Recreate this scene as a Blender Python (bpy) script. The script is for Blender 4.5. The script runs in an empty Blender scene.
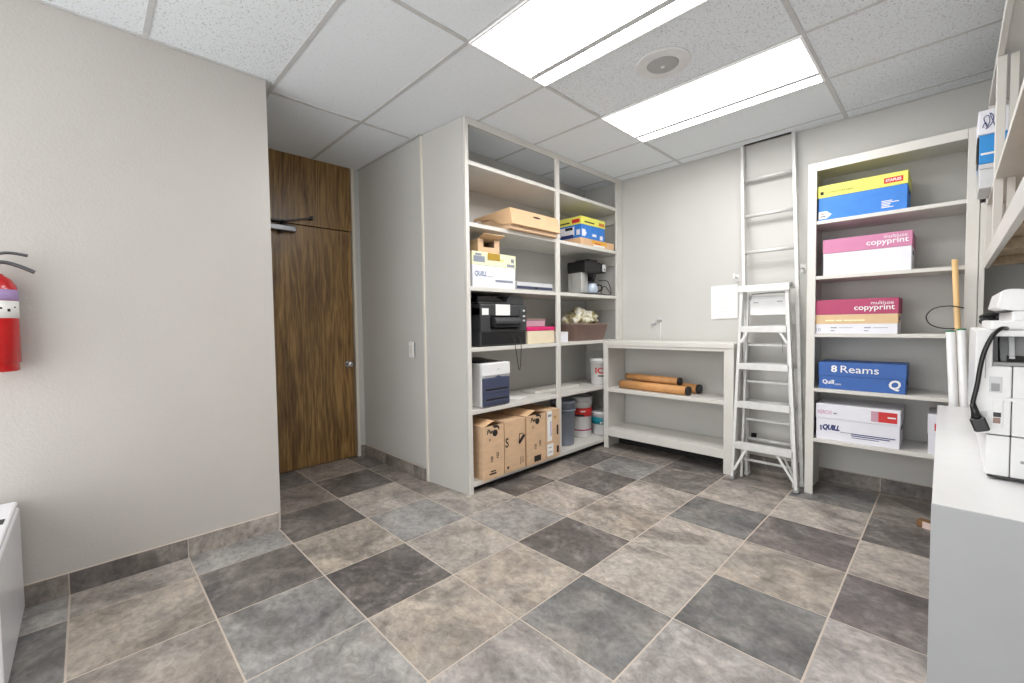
import bpy, bmesh, math, random
from mathutils import Vector, Matrix, noise as mnoise
random.seed(7)
SC = bpy.context.scene
COL = SC.collection
W = {}                                   # world matrix of every built object

# ------------------------------------------------------------------ materials
def lin(c):
    c = c / 255.0
    return c / 12.92 if c <= 0.04045 else ((c + 0.055) / 1.055) ** 2.4
def rgb(t): return (lin(t[0]), lin(t[1]), lin(t[2]), 1.0)

def mat(name, c, rough=0.5, metal=0.0, var=0.06, scale=14.0, bump=0.0, bscale=150.0, stretch=(1, 1, 1), spec=0.5,
        trans=0.0, coat=0.0):
    m = bpy.data.materials.new(name); m.use_nodes = True
    nt = m.node_tree; N = nt.nodes; L = nt.links
    b = N['Principled BSDF']
    b.inputs['Roughness'].default_value = rough
    b.inputs['Metallic'].default_value = metal
    b.inputs['Specular IOR Level'].default_value = spec
    if trans: b.inputs['Transmission Weight'].default_value = trans
    if coat: b.inputs['Coat Weight'].default_value = coat
    tc = N.new('ShaderNodeTexCoord'); mp = N.new('ShaderNodeMapping')
    mp.inputs['Scale'].default_value = stretch
    L.new(tc.outputs['Object'], mp.inputs['Vector'])
    nz = N.new('ShaderNodeTexNoise'); nz.inputs['Scale'].default_value = scale; nz.inputs['Detail'].default_value = 4
    L.new(mp.outputs['Vector'], nz.inputs['Vector'])
    rp = N.new('ShaderNodeValToRGB')
    base = rgb(c)
    lo = [max(0, x * (1 - var)) for x in base[:3]] + [1]; hi = [min(1, x * (1 + var)) for x in base[:3]] + [1]
    rp.color_ramp.elements[0].position = 0.3; rp.color_ramp.elements[1].position = 0.7
    rp.color_ramp.elements[0].color = lo; rp.color_ramp.elements[1].color = hi
    L.new(nz.outputs['Fac'], rp.inputs['Fac']); L.new(rp.outputs['Color'], b.inputs['Base Color'])
    if bump:
        n2 = N.new('ShaderNodeTexNoise'); n2.inputs['Scale'].default_value = bscale; n2.inputs['Detail'].default_value = 3
        L.new(tc.outputs['Object'], n2.inputs['Vector'])
        bp = N.new('ShaderNodeBump'); bp.inputs['Strength'].default_value = bump; bp.inputs['Distance'].default_value = 0.004
        L.new(n2.outputs['Fac'], bp.inputs['Height']); L.new(bp.outputs['Normal'], b.inputs['Normal'])
    return m

M = {}
M['wall'] = mat('wall_paint', (190, 185, 180), 0.36, var=0.02, scale=3, bump=0.34, bscale=95, spec=0.9)
M['wallflat'] = mat('wall_paint_smooth', (196, 195, 191), 0.5, var=0.02, scale=3, bump=0.05, bscale=60)
M['panel'] = mat('painted_panel', (195, 193, 189), 0.45, var=0.02, scale=3)
M['shelf'] = mat('painted_shelf', (214, 211, 205), 0.4, var=0.03, scale=6)
M['trim'] = mat('cream_trim', (222, 216, 204), 0.4, var=0.03, scale=6)
M['rawwood'] = mat('raw_wood', (166, 146, 120), 0.65, var=0.18, scale=6, stretch=(8, 1, 8))
M['metal'] = mat('brushed_aluminium', (196, 196, 194), 0.42, 0.55, var=0.05, scale=30)
M['alu'] = mat('ladder_aluminium', (214, 214, 212), 0.4, 0.25, var=0.06, scale=20)
M['steel'] = mat('dark_steel', (112, 113, 116), 0.3, 0.9, var=0.05)
M['chrome'] = mat('chrome', (190, 190, 192), 0.18, 1.0, var=0.03)
M['dark'] = mat('dark_recess', (24, 22, 21), 0.7)
M['black'] = mat('black_plastic', (22, 22, 24), 0.35, var=0.1)
M['blackgloss'] = mat('black_gloss', (14, 14, 16), 0.18, var=0.1)
M['charcoal'] = mat('charcoal_plastic', (58, 59, 61), 0.4, var=0.08)
M['greyplastic'] = mat('grey_plastic', (150, 151, 152), 0.45)
M['lightgrey'] = mat('light_grey_plastic', (206, 207, 209), 0.4)
M['white'] = mat('white_plastic', (232, 232, 232), 0.35, var=0.02)
M['whitegloss'] = mat('white_gloss', (236, 236, 240), 0.12, var=0.02)
M['counter'] = mat('white_laminate', (226, 226, 226), 0.3, var=0.015)
M['greylam'] = mat('grey_laminate', (172, 173, 175), 0.4, var=0.03, scale=5)
M['paper'] = mat('white_paper', (240, 239, 236), 0.7, var=0.02)
M['carton'] = mat('cardboard', (214, 180, 146), 0.75, var=0.08, scale=8, stretch=(1, 1, 4))
M['cartondark'] = mat('cardboard_inside', (134, 100, 66), 0.8, var=0.1)
M['cartonlight'] = mat('light_cardboard', (218, 180, 140), 0.7, var=0.08, scale=8)
M['kraft'] = mat('kraft_tube', (208, 152, 96), 0.6, var=0.1, scale=10)
M['whitebox'] = mat('white_box_card', (232, 232, 240), 0.6, var=0.02)
M['yellow'] = mat('yellow_card', (230, 227, 104), 0.55, var=0.04)
M['paleyellow'] = mat('pale_yellow_card', (236, 236, 196), 0.6, var=0.04)
M['blue'] = mat('blue_card', (52, 126, 212), 0.5, var=0.05)
M['reamblue'] = mat('deep_blue_card', (44, 94, 170), 0.45, var=0.05)
M['skyblue'] = mat('sky_blue_card', (48, 142, 214), 0.45, var=0.04)
M['pink'] = mat('dusty_pink_card', (202, 128, 164), 0.6, var=0.03)
M['rose'] = mat('raspberry_card', (178, 70, 108), 0.6, var=0.03)
M['tan'] = mat('tan_card', (222, 190, 148), 0.6, var=0.04)
M['magenta'] = mat('magenta_plastic', (214, 30, 110), 0.35, var=0.06)
M['palepink'] = mat('pale_pink_clear', (196, 150, 165), 0.25, var=0.06)
M['blush'] = mat('blush_paper', (228, 206, 198), 0.7)
M['cream'] = mat('cream_card', (226, 212, 184), 0.6, var=0.04)
M['red'] = mat('red_print', (206, 44, 44), 0.5)
M['redpaint'] = mat('red_enamel', (196, 16, 20), 0.22, var=0.05, coat=0.4)
M['navy'] = mat('navy_print', (34, 44, 110), 0.5)
M['ink'] = mat('black_ink', (36, 30, 28), 0.7)
M['greyink'] = mat('grey_ink', (140, 146, 160), 0.7)
M['navyplastic'] = mat('slate_navy_plastic', (66, 72, 96), 0.4, var=0.05)
M['taupe'] = mat('taupe_plastic', (150, 124, 114), 0.45, var=0.05)
M['slateblue'] = mat('slate_blue_print', (112, 132, 160), 0.6)
M['greybin'] = mat('blue_grey_plastic', (128, 134, 148), 0.5, var=0.05)
M['teal'] = mat('teal_plastic', (20, 132, 150), 0.45, var=0.08)
M['cloth'] = mat('crumpled_olive_white', (196, 190, 158), 0.7, var=0.35, scale=9)
M['dowel'] = mat('pale_dowel', (222, 186, 132), 0.5, var=0.08, scale=6, stretch=(8, 8, 1))
M['green'] = mat('green_ring', (40, 140, 96), 0.5)
M['lilac'] = mat('lilac_label', (176, 150, 200), 0.5)
M['glasspot'] = mat('carafe_glass', (186, 198, 214), 0.08, var=0.02, spec=0.8)
def bagmat():
    m = mat('crumpled_plastic', (200, 196, 170), 0.45, var=0.1, scale=16)
    for n in m.node_tree.nodes:
        if n.type == 'VALTORGB':
            n.color_ramp.elements[0].position = .40; n.color_ramp.elements[1].position = .60
            n.color_ramp.elements[0].color = rgb((126, 116, 74)); n.color_ramp.elements[1].color = rgb((226, 224, 214))
            k = n.color_ramp.elements.new(.5); k.color = rgb((196, 188, 154))
    return m
M['cloth'] = bagmat()
M['mustard'] = mat('mustard_tape', (176, 140, 40), 0.5)
M['orange'] = mat('orange_label', (232, 172, 70), 0.6)
M['speaker'] = mat('speaker_grille', (176, 176, 176), 0.6, bump=0.5, bscale=500)
M['speakerrim'] = mat('speaker_rim', (226, 226, 226), 0.5)
M['tbar'] = mat('ceiling_tbar', (200, 200, 200), 0.5)
M['grout'] = mat('tile_grout', (200, 188, 175), 0.8, var=0.05)

def wood_dark():
    m = bpy.data.materials.new('dark_veneer'); m.use_nodes = True
    nt = m.node_tree; N = nt.nodes; L = nt.links; b = N['Principled BSDF']
    tc = N.new('ShaderNodeTexCoord')
    mp = N.new('ShaderNodeMapping'); mp.inputs['Scale'].default_value = (1, 5.5, 0.55)
    L.new(tc.outputs['Object'], mp.inputs['Vector'])
    n1 = N.new('ShaderNodeTexNoise'); n1.inputs['Scale'].default_value = 2.0; n1.inputs['Detail'].default_value = 8
    n1.inputs['Distortion'].default_value = 1.2
    L.new(mp.outputs['Vector'], n1.inputs['Vector'])
    wv = N.new('ShaderNodeTexWave'); wv.wave_type = 'BANDS'; wv.bands_direction = 'Y'
    wv.inputs['Scale'].default_value = 1.3; wv.inputs['Distortion'].default_value = 18.0
    wv.inputs['Detail'].default_value = 3; wv.inputs['Detail Scale'].default_value = 1.2
    L.new(mp.outputs['Vector'], wv.inputs['Vector'])
    mp2 = N.new('ShaderNodeMapping'); mp2.inputs['Scale'].default_value = (1, 90, 3.5)
    L.new(tc.outputs['Object'], mp2.inputs['Vector'])
    n2 = N.new('ShaderNodeTexNoise'); n2.inputs['Scale'].default_value = 2.0; n2.inputs['Detail'].default_value = 3
    L.new(mp2.outputs['Vector'], n2.inputs['Vector'])
    mx = N.new('ShaderNodeMix'); mx.data_type = 'FLOAT'; mx.inputs[0].default_value = 0.16
    L.new(n1.outputs['Fac'], mx.inputs[2]); L.new(wv.outputs['Fac'], mx.inputs[3])
    mx2 = N.new('ShaderNodeMix'); mx2.data_type = 'FLOAT'; mx2.inputs[0].default_value = 0.42
    L.new(mx.outputs[0], mx2.inputs[2]); L.new(n2.outputs['Fac'], mx2.inputs[3])
    rp = N.new('ShaderNodeValToRGB'); e = rp.color_ramp.elements
    e[0].position = 0.34; e[0].color = rgb((72, 50, 25)); e[1].position = 0.66; e[1].color = rgb((174, 138, 84))
    k = e.new(0.5); k.color = rgb((128, 97, 57))
    L.new(mx2.outputs[0], rp.inputs['Fac']); L.new(rp.outputs['Color'], b.inputs['Base Color'])
    b.inputs['Roughness'].default_value = 0.32
    return m
M['door'] = wood_dark()

def slate():
    m = bpy.data.materials.new('slate_look_tile'); m.use_nodes = True
    nt = m.node_tree; N = nt.nodes; L = nt.links; b = N['Principled BSDF']
    at = N.new('ShaderNodeAttribute'); at.attribute_name = 'tone'
    se = N.new('ShaderNodeAttribute'); se.attribute_name = 'seed'
    tc = N.new('ShaderNodeTexCoord')
    ad = N.new('ShaderNodeVectorMath'); ad.operation = 'ADD'
    sc = N.new('ShaderNodeVectorMath'); sc.operation = 'SCALE'; sc.inputs['Scale'].default_value = 61.0
    L.new(se.outputs['Vector'], sc.inputs[0]); L.new(tc.outputs['Object'], ad.inputs[0]); L.new(sc.outputs[0], ad.inputs[1])
    mp = N.new('ShaderNodeMapping'); mp.inputs['Rotation'].default_value = (0, 0, 0.6); mp.inputs['Scale'].default_value = (1, 1.15, 1)
    L.new(ad.outputs[0], mp.inputs['Vector'])
    n1 = N.new('ShaderNodeTexNoise'); n1.inputs['Scale'].default_value = 2.6; n1.inputs['Detail'].default_value = 9
    n1.inputs['Roughness'].default_value = 0.62; n1.inputs['Distortion'].default_value = 1.1
    L.new(mp.outputs[0], n1.inputs['Vector'])
    n2 = N.new('ShaderNodeTexNoise'); n2.inputs['Scale'].default_value = 26; n2.inputs['Detail'].default_value = 8; n2.inputs['Roughness'].default_value = 0.68; n2.inputs['Distortion'].default_value = 0.5
    L.new(mp.outputs[0], n2.inputs['Vector'])
    n3 = N.new('ShaderNodeTexNoise'); n3.inputs['Scale'].default_value = 4.2; n3.inputs['Detail'].default_value = 3
    n3.inputs['Distortion'].default_value = 0.6
    L.new(ad.outputs[0], n3.inputs['Vector'])
    r1 = N.new('ShaderNodeValToRGB'); e = r1.color_ramp.elements
    e[0].position = 0.34; e[0].color = (0.56, 0.56, 0.57, 1); e[1].position = 0.66; e[1].color = (1.36, 1.35, 1.34, 1)
    k = e.new(0.5); k.color = (1, 1, 1, 1)
    L.new(n1.outputs['Fac'], r1.inputs['Fac'])
    r2 = N.new('ShaderNodeValToRGB'); e = r2.color_ramp.elements
    e[0].position = 0.32; e[0].color = (0.66, 0.66, 0.66, 1); e[1].position = 0.68; e[1].color = (1.28, 1.28, 1.28, 1)
    L.new(n2.outputs['Fac'], r2.inputs['Fac'])
    r3 = N.new('ShaderNodeValToRGB'); e = r3.color_ramp.elements
    e[0].position = 0.38; e[0].color = (0.99, 1.0, 1.01, 1); e[1].position = 0.62; e[1].color = (1.015, 1.0, 0.98, 1)
    L.new(n3.outputs['Fac'], r3.inputs['Fac'])
    n4 = N.new('ShaderNodeTexNoise'); n4.inputs['Scale'].default_value = 3.4; n4.inputs['Detail'].default_value = 7
    n4.inputs['Distortion'].default_value = 1.8; n4.inputs['Roughness'].default_value = 0.6
    of = N.new('ShaderNodeVectorMath'); of.operation = 'ADD'; of.inputs[1].default_value = (7.3, 2.1, 4.4)
    L.new(mp.outputs[0], of.inputs[0]); L.new(of.outputs[0], n4.inputs['Vector'])
    r4 = N.new('ShaderNodeValToRGB'); e = r4.color_ramp.elements
    e[0].position = 0.50; e[0].color = (0, 0, 0, 1); e[1].position = 0.60; e[1].color = (0.55, 0.55, 0.55, 1)
    L.new(n4.outputs['Fac'], r4.inputs['Fac'])
    ax = N.new('ShaderNodeMix'); ax.data_type = 'RGBA'
    L.new(r4.outputs['Color'], ax.inputs[0]); L.new(at.outputs['Color'], ax.inputs[6]); ax.inputs[7].default_value = rgb((143, 137, 132))
    prev = ax.outputs[2]
    for r in (r1, r2, r3):
        x = N.new('ShaderNodeMix'); x.data_type = 'RGBA'; x.blend_type = 'MULTIPLY'; x.inputs[0].default_value = 1.0
        L.new(prev, x.inputs[6]); L.new(r.outputs['Color'], x.inputs[7]); prev = x.outputs[2]
    L.new(prev, b.inputs['Base Color'])
    b.inputs['Roughness'].default_value = 0.42
    bp = N.new('ShaderNodeBump'); bp.inputs['Strength'].default_value = 0.18; bp.inputs['Distance'].default_value = 0.004
    L.new(n1.outputs['Fac'], bp.inputs['Height']); L.new(bp.outputs['Normal'], b.inputs['Normal'])
    return m
M['tile'] = slate()

def ceil_mat(name, lo, thr):
    m = bpy.data.materials.new(name); m.use_nodes = True
    nt = m.node_tree; N = nt.nodes; L = nt.links; b = N['Principled BSDF']
    tc = N.new('ShaderNodeTexCoord')
    n = N.new('ShaderNodeTexNoise'); n.inputs['Scale'].default_value = 100; n.inputs['Detail'].default_value = 4; n.inputs['Roughness'].default_value = 0.7
    L.new(tc.outputs['Object'], n.inputs['Vector'])
    r = N.new('ShaderNodeValToRGB'); e = r.color_ramp.elements
    e[0].position = thr; e[0].color = rgb((lo, lo, lo)); e[1].position = thr + 0.06; e[1].color = rgb((234, 239, 243))
    L.new(n.outputs['Fac'], r.inputs['Fac']); L.new(r.outputs['Color'], b.inputs['Base Color'])
    bp = N.new('ShaderNodeBump'); bp.inputs['Strength'].default_value = 0.4; bp.inputs['Distance'].default_value = 0.003
    L.new(r.outputs['Color'], bp.inputs['Height']); L.new(bp.outputs['Normal'], b.inputs['Normal'])
    b.inputs['Roughness'].default_value = 0.9
    return m
M['ceil'] = ceil_mat('fissured_ceiling_tile', 190, 0.375)
M['ceils'] = ceil_mat('fine_ceiling_tile', 222, 0.36)

def emit(name, c, s):
    m = bpy.data.materials.new(name); m.use_nodes = True
    nt = m.node_tree; b = nt.nodes['Principled BSDF']
    b.inputs['Base Color'].default_value = (0.9, 0.9, 0.9, 1)
    b.inputs['Emission Color'].default_value = (*c, 1); b.inputs['Emission Strength'].default_value = s
    n = nt.nodes.new('ShaderNodeTexNoise'); n.inputs['Scale'].default_value = 400
    bp = nt.nodes.new('ShaderNodeBump'); bp.inputs['Strength'].default_value = 0.1
    nt.links.new(n.outputs['Fac'], bp.inputs['Height']); nt.links.new(bp.outputs['Normal'], b.inputs['Normal'])
    return m
M['lamp'] = emit('fluorescent_diffuser', (1.0, 0.99, 0.975), 9.5)
M['lamprim'] = emit('fixture_frame_glow', (1.0, 0.99, 0.975), 0.05)  # faint emission makes the frame look lit by the diffuser

# ------------------------------------------------------------------ mesh builder
_txt = {}
def text_geo(s, bold):
    key = (s, bold)
    if key not in _txt:
        c = bpy.data.curves.new('t', 'FONT'); c.body = s; c.size = 1.0; c.offset = bold; c.resolution_u = 3
        o = bpy.data.objects.new('t', c); COL.objects.link(o)
        dg = bpy.context.evaluated_depsgraph_get(); dg.update()
        me = o.evaluated_get(dg).to_mesh()
        vs = [v.co.copy() for v in me.vertices]; fs = [tuple(p.vertices) for p in me.polygons]
        o.evaluated_get(dg).to_mesh_clear()
        bpy.data.objects.remove(o); bpy.data.curves.remove(c)
        x0 = min(v.x for v in vs); x1 = max(v.x for v in vs); y0 = min(v.y for v in vs); y1 = max(v.y for v in vs)
        _txt[key] = ([Vector(((v.x - x0) / (x1 - x0), (v.y - y0) / (y1 - y0), 0)) for v in vs], fs, (x1 - x0) / (y1 - y0))
    return _txt[key]

class MB:
    def __init__(s): s.bm = bmesh.new(); s.mi = 0
    def m(s, i): s.mi = i; return s
    def _add(s, t, smooth=False):
        bmesh.ops.recalc_face_normals(t, faces=t.faces[:])
        for f in t.faces: f.material_index = s.mi; f.smooth = smooth
        me = bpy.data.meshes.new('t'); t.to_mesh(me); t.free(); s.bm.from_mesh(me); bpy.data.meshes.remove(me)
        return s
    def box(s, x0, x1, y0, y1, z0, z1, bev=0.0, seg=2):
        return s.obox(Vector(((x0 + x1) / 2, (y0 + y1) / 2, (z0 + z1) / 2)), Vector((1, 0, 0)), Vector((0, 1, 0)), x1 - x0, y1 - y0, z1 - z0, bev, seg)
    def obox(s, c, xd, yd, sx, sy, sz, bev=0.0, seg=2):
        xd = Vector(xd).normalized(); yd = Vector(yd).normalized(); zd = xd.cross(yd).normalized(); yd = zd.cross(xd); c = Vector(c)
        t = bmesh.new(); v = []
        for i in (-.5, .5):
            for j in (-.5, .5):
                for k in (-.5, .5): v.append(t.verts.new(c + xd * (sx * i) + yd * (sy * j) + zd * (sz * k)))
        for f in ((0, 1, 3, 2), (4, 6, 7, 5), (0, 4, 5, 1), (2, 3, 7, 6), (0, 2, 6, 4), (1, 5, 7, 3)): t.faces.new([v[i] for i in f])
        if bev: bmesh.ops.bevel(t, geom=t.edges[:], offset=min(bev, 0.45 * min(abs(sx), abs(sy), abs(sz))), segments=seg, profile=0.5, affect='EDGES')
        return s._add(t)
    def bar(s, p0, p1, wdir, w, d, bev=0.0):                     # square bar from p0 to p1, width w along wdir
        p0 = Vector(p0); p1 = Vector(p1); z = (p1 - p0); L = z.length; z.normalize()
        x = Vector(wdir); x = (x - z * x.dot(z)).normalized(); y = z.cross(x)
        return s.obox((p0 + p1) / 2, x, y, w, d, L, bev, 1)
    def tube(s, pts, r, seg=10, rs=None, caps=True):
        pts = [Vector(p) for p in pts]; t = bmesh.new(); rings = []
        n = len(pts); up = None
        for i, p in enumerate(pts):
            d = (pts[min(i + 1, n - 1)] - pts[max(i - 1, 0)]).normalized()
            if up is None: up = d.orthogonal().normalized()
            a = (up - d * up.dot(d))
            a = a.normalized() if a.length > 1e-5 else d.orthogonal().normalized()
            up = a; b = d.cross(a); rr = rs[i] if rs else r
            rings.append([t.verts.new(p + a * (rr * math.cos(2 * math.pi * k / seg)) + b * (rr * math.sin(2 * math.pi * k / seg))) for k in range(seg)])
        for i in range(n - 1):
            for k in range(seg):
                t.faces.new((rings[i][k], rings[i][(k + 1) % seg], rings[i + 1][(k + 1) % seg], rings[i + 1][k]))
        caf = []
        if caps: caf = [t.faces.new(rings[0][::-1]), t.faces.new(rings[-1])]
        bmesh.ops.recalc_face_normals(t, faces=t.faces[:])
        for f in t.faces: f.smooth = True; f.material_index = s.mi
        for f in caf: f.smooth = False
        me = bpy.data.meshes.new('t'); t.to_mesh(me); t.free(); s.bm.from_mesh(me); bpy.data.meshes.remove(me); return s
    def cyl(s, p0, p1, r0, r1=None, seg=28): return s.tube([p0, p1], r0, seg, [r0, r0 if r1 is None else r1])
    def lathe(s, prof, c=(0, 0, 0), seg=36):
        c = Vector(c); t = bmesh.new(); R = []
        for r, z in prof:
            R.append([t.verts.new(c + Vector((r * math.cos(2 * math.pi * k / seg), r * math.sin(2 * math.pi * k / seg), z))) for k in range(seg)])
        for i in range(len(R) - 1):
            for k in range(seg): t.faces.new((R[i][k], R[i][(k + 1) % seg], R[i + 1][(k + 1) % seg], R[i + 1][k]))
        t.faces.new(R[0][::-1]); t.faces.new(R[-1])
        ang = [f for f in t.faces]
        bmesh.ops.recalc_face_normals(t, faces=ang)
        for i, f in enumerate(t.faces): f.material_index = s.mi; f.smooth = abs(f.normal.z) < 0.8
        me = bpy.data.meshes.new('t'); t.to_mesh(me); t.free(); s.bm.from_mesh(me); bpy.data.meshes.remove(me); return s
    def prism(s, poly, ax, a, b, bev=0.0):
        t = bmesh.new()
        def P(u, v, w): return Vector({'x': (w, u, v), 'y': (u, w, v), 'z': (u, v, w)}[ax])
        A = [t.verts.new(P(u, v, a)) for u, v in poly]; B = [t.verts.new(P(u, v, b)) for u, v in poly]
        n = len(poly); t.faces.new(A[::-1]); t.faces.new(B)
        for i in range(n): t.faces.new((A[i], A[(i + 1) % n], B[(i + 1) % n], B[i]))
        if bev: bmesh.ops.bevel(t, geom=t.edges[:], offset=bev, segments=2, profile=0.5, affect='EDGES')
        return s._add(t)
    def text(s, txt, o, right, up, h, w=None, bold=0.0):          # o: lower left corner on the surface
        vs, fs, asp = text_geo(txt, bold); w = w or h * asp
        right = Vector(right).normalized(); up = Vector(up).normalized(); n = right.cross(up); o = Vector(o) + n * 0.0007
        t = bmesh.new(); V = [t.verts.new(o + right * (v.x * w) + up * (v.y * h)) for v in vs]
        for f in fs:
            try:
                g = t.faces.new([V[i] for i in f]); g.normal_update()
                if g.normal.dot(n) < 0: g.normal_flip()
            except ValueError: pass
        for f in t.faces: f.material_index = s.mi
        me = bpy.data.meshes.new('t'); t.to_mesh(me); t.free(); s.bm.from_mesh(me); bpy.data.meshes.remove(me); return s
    def decal(s, o, right, up, w, h, t=0.0006):                    # thin printed patch on a surface, o lower left
        right = Vector(right).normalized(); up = Vector(up).normalized(); n = right.cross(up)
        return s.obox(Vector(o) + right * w / 2 + up * h / 2 + n * (t / 2), right, up, w, h, t)
    def build(s, name, mats, parent=None, local=False, org=None):
        if not isinstance(mats, (list, tuple)): mats = [mats]
        Mw = Matrix.Identity(4)
        if parent is not None: Mw = W[parent]
        elif org is not None: Mw = Matrix.Translation(org)
        if not local: s.bm.transform(Mw.inverted())
        me = bpy.data.meshes.new(name); s.bm.to_mesh(me); s.bm.free()
        for k in mats: me.materials.append(M[k] if isinstance(k, str) else k)
        o = bpy.data.objects.new(name, me); COL.objects.link(o)
        if parent is not None: o.parent = parent
        elif org is not None: o.location = org
        W[o] = Mw
        return o

def tag(o, label, cat, group=None):
    o['label'] = label; o['category'] = cat
    if group: o['group'] = group
    return o
def thing(name, label, cat, loc=(0, 0, 0), rz=0.0, group=None):
    o = bpy.data.objects.new(name, None); COL.objects.link(o); o.empty_display_size = 0.05
    o.location = loc; o.rotation_euler = (0, 0, rz)
    W[o] = Matrix.Translation(loc) @ Matrix.Rotation(rz, 4, 'Z')
    return tag(o, label, cat, group)
def struct(o): o['kind'] = 'structure'; return o
X_, Y_, Z_ = Vector((1, 0, 0)), Vector((0, 1, 0)), Vector((0, 0, 1))
R90 = math.pi / 2

# ------------------------------------------------------------------ camera (a wide lens at 1.24 m)
f, yaw, pitch, roll, CH, cx = 433.153, .8011, -.0393, -.01382, 1.2445, 505.13
fw = Vector((-math.sin(yaw), math.cos(yaw), 0)); rr = Vector((math.cos(yaw), math.sin(yaw), 0))
fw2 = fw * math.cos(pitch) + Z_ * math.sin(pitch); up2 = rr.cross(fw2)
r3 = rr * math.cos(roll) + up2 * math.sin(roll); up3 = r3.cross(fw2)
cam = bpy.data.cameras.new('camera'); co = bpy.data.objects.new('camera', cam); COL.objects.link(co)
cam.sensor_width = 36; cam.lens = f / 1024 * 36; cam.shift_x = (512 - cx) / 1024; cam.clip_start = 0.02
Mx = Matrix((r3, up3, -fw2)).transposed().to_4x4(); Mx.translation = (0, 0, CH)
co.matrix_world = Mx
SC.camera = co

# ------------------------------------------------------------------ dimensions
H = 2.7224                                # ceiling
XL, XD, YS, YB, XR = -2.88, -3.945, 1.915, 4.08, 0.62
S = 0.4572; TX, TY = -1.71, 1.2744         # floor tile grid
Y0 = -1.7                                  # wall behind the camera left out, so the added world light enters

# ------------------------------------------------------------------ floor
TONE = dict(L=(166, 158, 150), T=(165, 155, 144), M=(142, 134, 127), B=(148, 146, 144), D=(106, 101, 98), S=(114, 113, 112), W=(169, 163, 159), P=(110, 103, 101))
MAP = {(-3, -3): 'L', (-2, -3): 'T', (-1, -3): 'M', (0, -3): 'M', (-3, -4): 'B', (-2, -4): 'S', (-1, -4): 'L',
       (-3, -2): 'B', (-2, -2): 'D', (-1, -2): 'B', (0, -2): 'B', (1, -2): 'L',
       (-5, -1): 'S', (-4, -1): 'M', (-3, -1): 'D', (-2, -1): 'T', (-1, -1): 'D', (0, -1): 'T', (1, -1): 'W',
       (-5, 0): 'M', (-4, 0): 'D', (-3, 0): 'L', (-2, 0): 'B', (-1, 0): 'L', (0, 0): 'T', (1, 0): 'S', (2, 0): 'W', (3, 0): 'D',
       (-5, 1): 'D', (-4, 1): 'M', (-3, 1): 'M', (-2, 1): 'L', (-1, 1): 'B', (0, 1): 'D', (1, 1): 'L', (2, 1): 'S', (3, 1): 'W',
       (-2, 2): 'D', (-1, 2): 'L', (0, 2): 'T', (1, 2): 'L', (2, 2): 'T', (3, 2): 'P',
       (-2, 3): 'M', (-1, 3): 'D', (0, 3): 'L', (1, 3): 'S', (2, 3): 'P', (3, 3): 'L',
       (-2, 4): 'D', (-1, 4): 'B', (0, 4): 'D', (1, 4): 'L', (2, 4): 'L', (3, 4): 'D',
       (-2, 5): 'M', (-1, 5): 'M', (0, 5): 'D', (1, 5): 'M', (2, 5): 'S', (3, 5): 'M'}
def tiled(name, cells, mats):
    """cells: (corner verts of quad front, tone key) raised a little above the grout"""
    bm = bmesh.new(); ct = bm.loops.layers.float_color.new('tone'); cs = bm.loops.layers.float_color.new('seed')
    return bm, ct, cs
def add_tile(bm, ct, cs, corners, back, tone, sd):
    A = [bm.verts.new(c) for c in corners]; Bk = [bm.verts.new(Vector(c) + back) for c in corners]
    fs = [bm.faces.new(A)] + [bm.faces.new((A[i], Bk[i], Bk[(i + 1) % 4], A[(i + 1) % 4])) for i in range(4)]
    c = rgb(TONE[tone])
    for g in fs:
        g.material_index = 0
        for l in g.loops: l[ct] = c; l[cs] = (*sd, 1)
rt = random.Random(11)
def rect_grout(bm, x0, x1, y0, y1, z, n):
    g = bm.faces.new([bm.verts.new(p) for p in ((x0, y0, z), (x1, y0, z), (x1, y1, z), (x0, y1, z))]); g.material_index = 1
def finish(bm, name, mats):
    bmesh.ops.recalc_face_normals(bm, faces=bm.faces[:])
    me = bpy.data.meshes.new(name); bm.to_mesh(me); bm.free()
    for k in mats: me.materials.append(M[k])
    o = bpy.data.objects.new(name, me); COL.objects.link(o); W[o] = Matrix.Identity(4); return o
bm, ct, cs = tiled('floor', None, None)
gx, g = 0.0037, None
def clip(a, b, lo, hi): return max(a, lo), min(b, hi)
for i in range(-6, 6):
    for j in range(-7, 7):
        x0, x1 = TX + i * S + gx, TX + (i + 1) * S - gx; y0, y1 = TY + j * S + gx, TY + (j + 1) * S - gx
        x0, x1 = clip(x0, x1, -4.1, XR + .06); y0, y1 = clip(y0, y1, Y0, YB + .06)
        if x1 - x0 < .01 or y1 - y0 < .01: continue
        t = MAP.get((i, j)) or rt.choice('LTMDSB')
        add_tile(bm, ct, cs, [(x0, y0, 0), (x1, y0, 0), (x1, y1, 0), (x0, y1, 0)], Vector((0, 0, -.004)), t, (rt.random(), rt.random(), rt.random()))
me_fix = bmesh.ops.create_cube(bm, size=1, matrix=Matrix.Translation(((XR - 4.1 + .06) / 2, (Y0 + YB) / 2 + .03, -.0215)) @ Matrix.Diagonal((XR + 4.16, YB - Y0 + .06, .04, 1)))
for v in me_fix['verts']:
    for fc in v.link_faces: fc.material_index = 1
struct(finish(bm, 'floor', ('tile', 'grout')))

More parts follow.
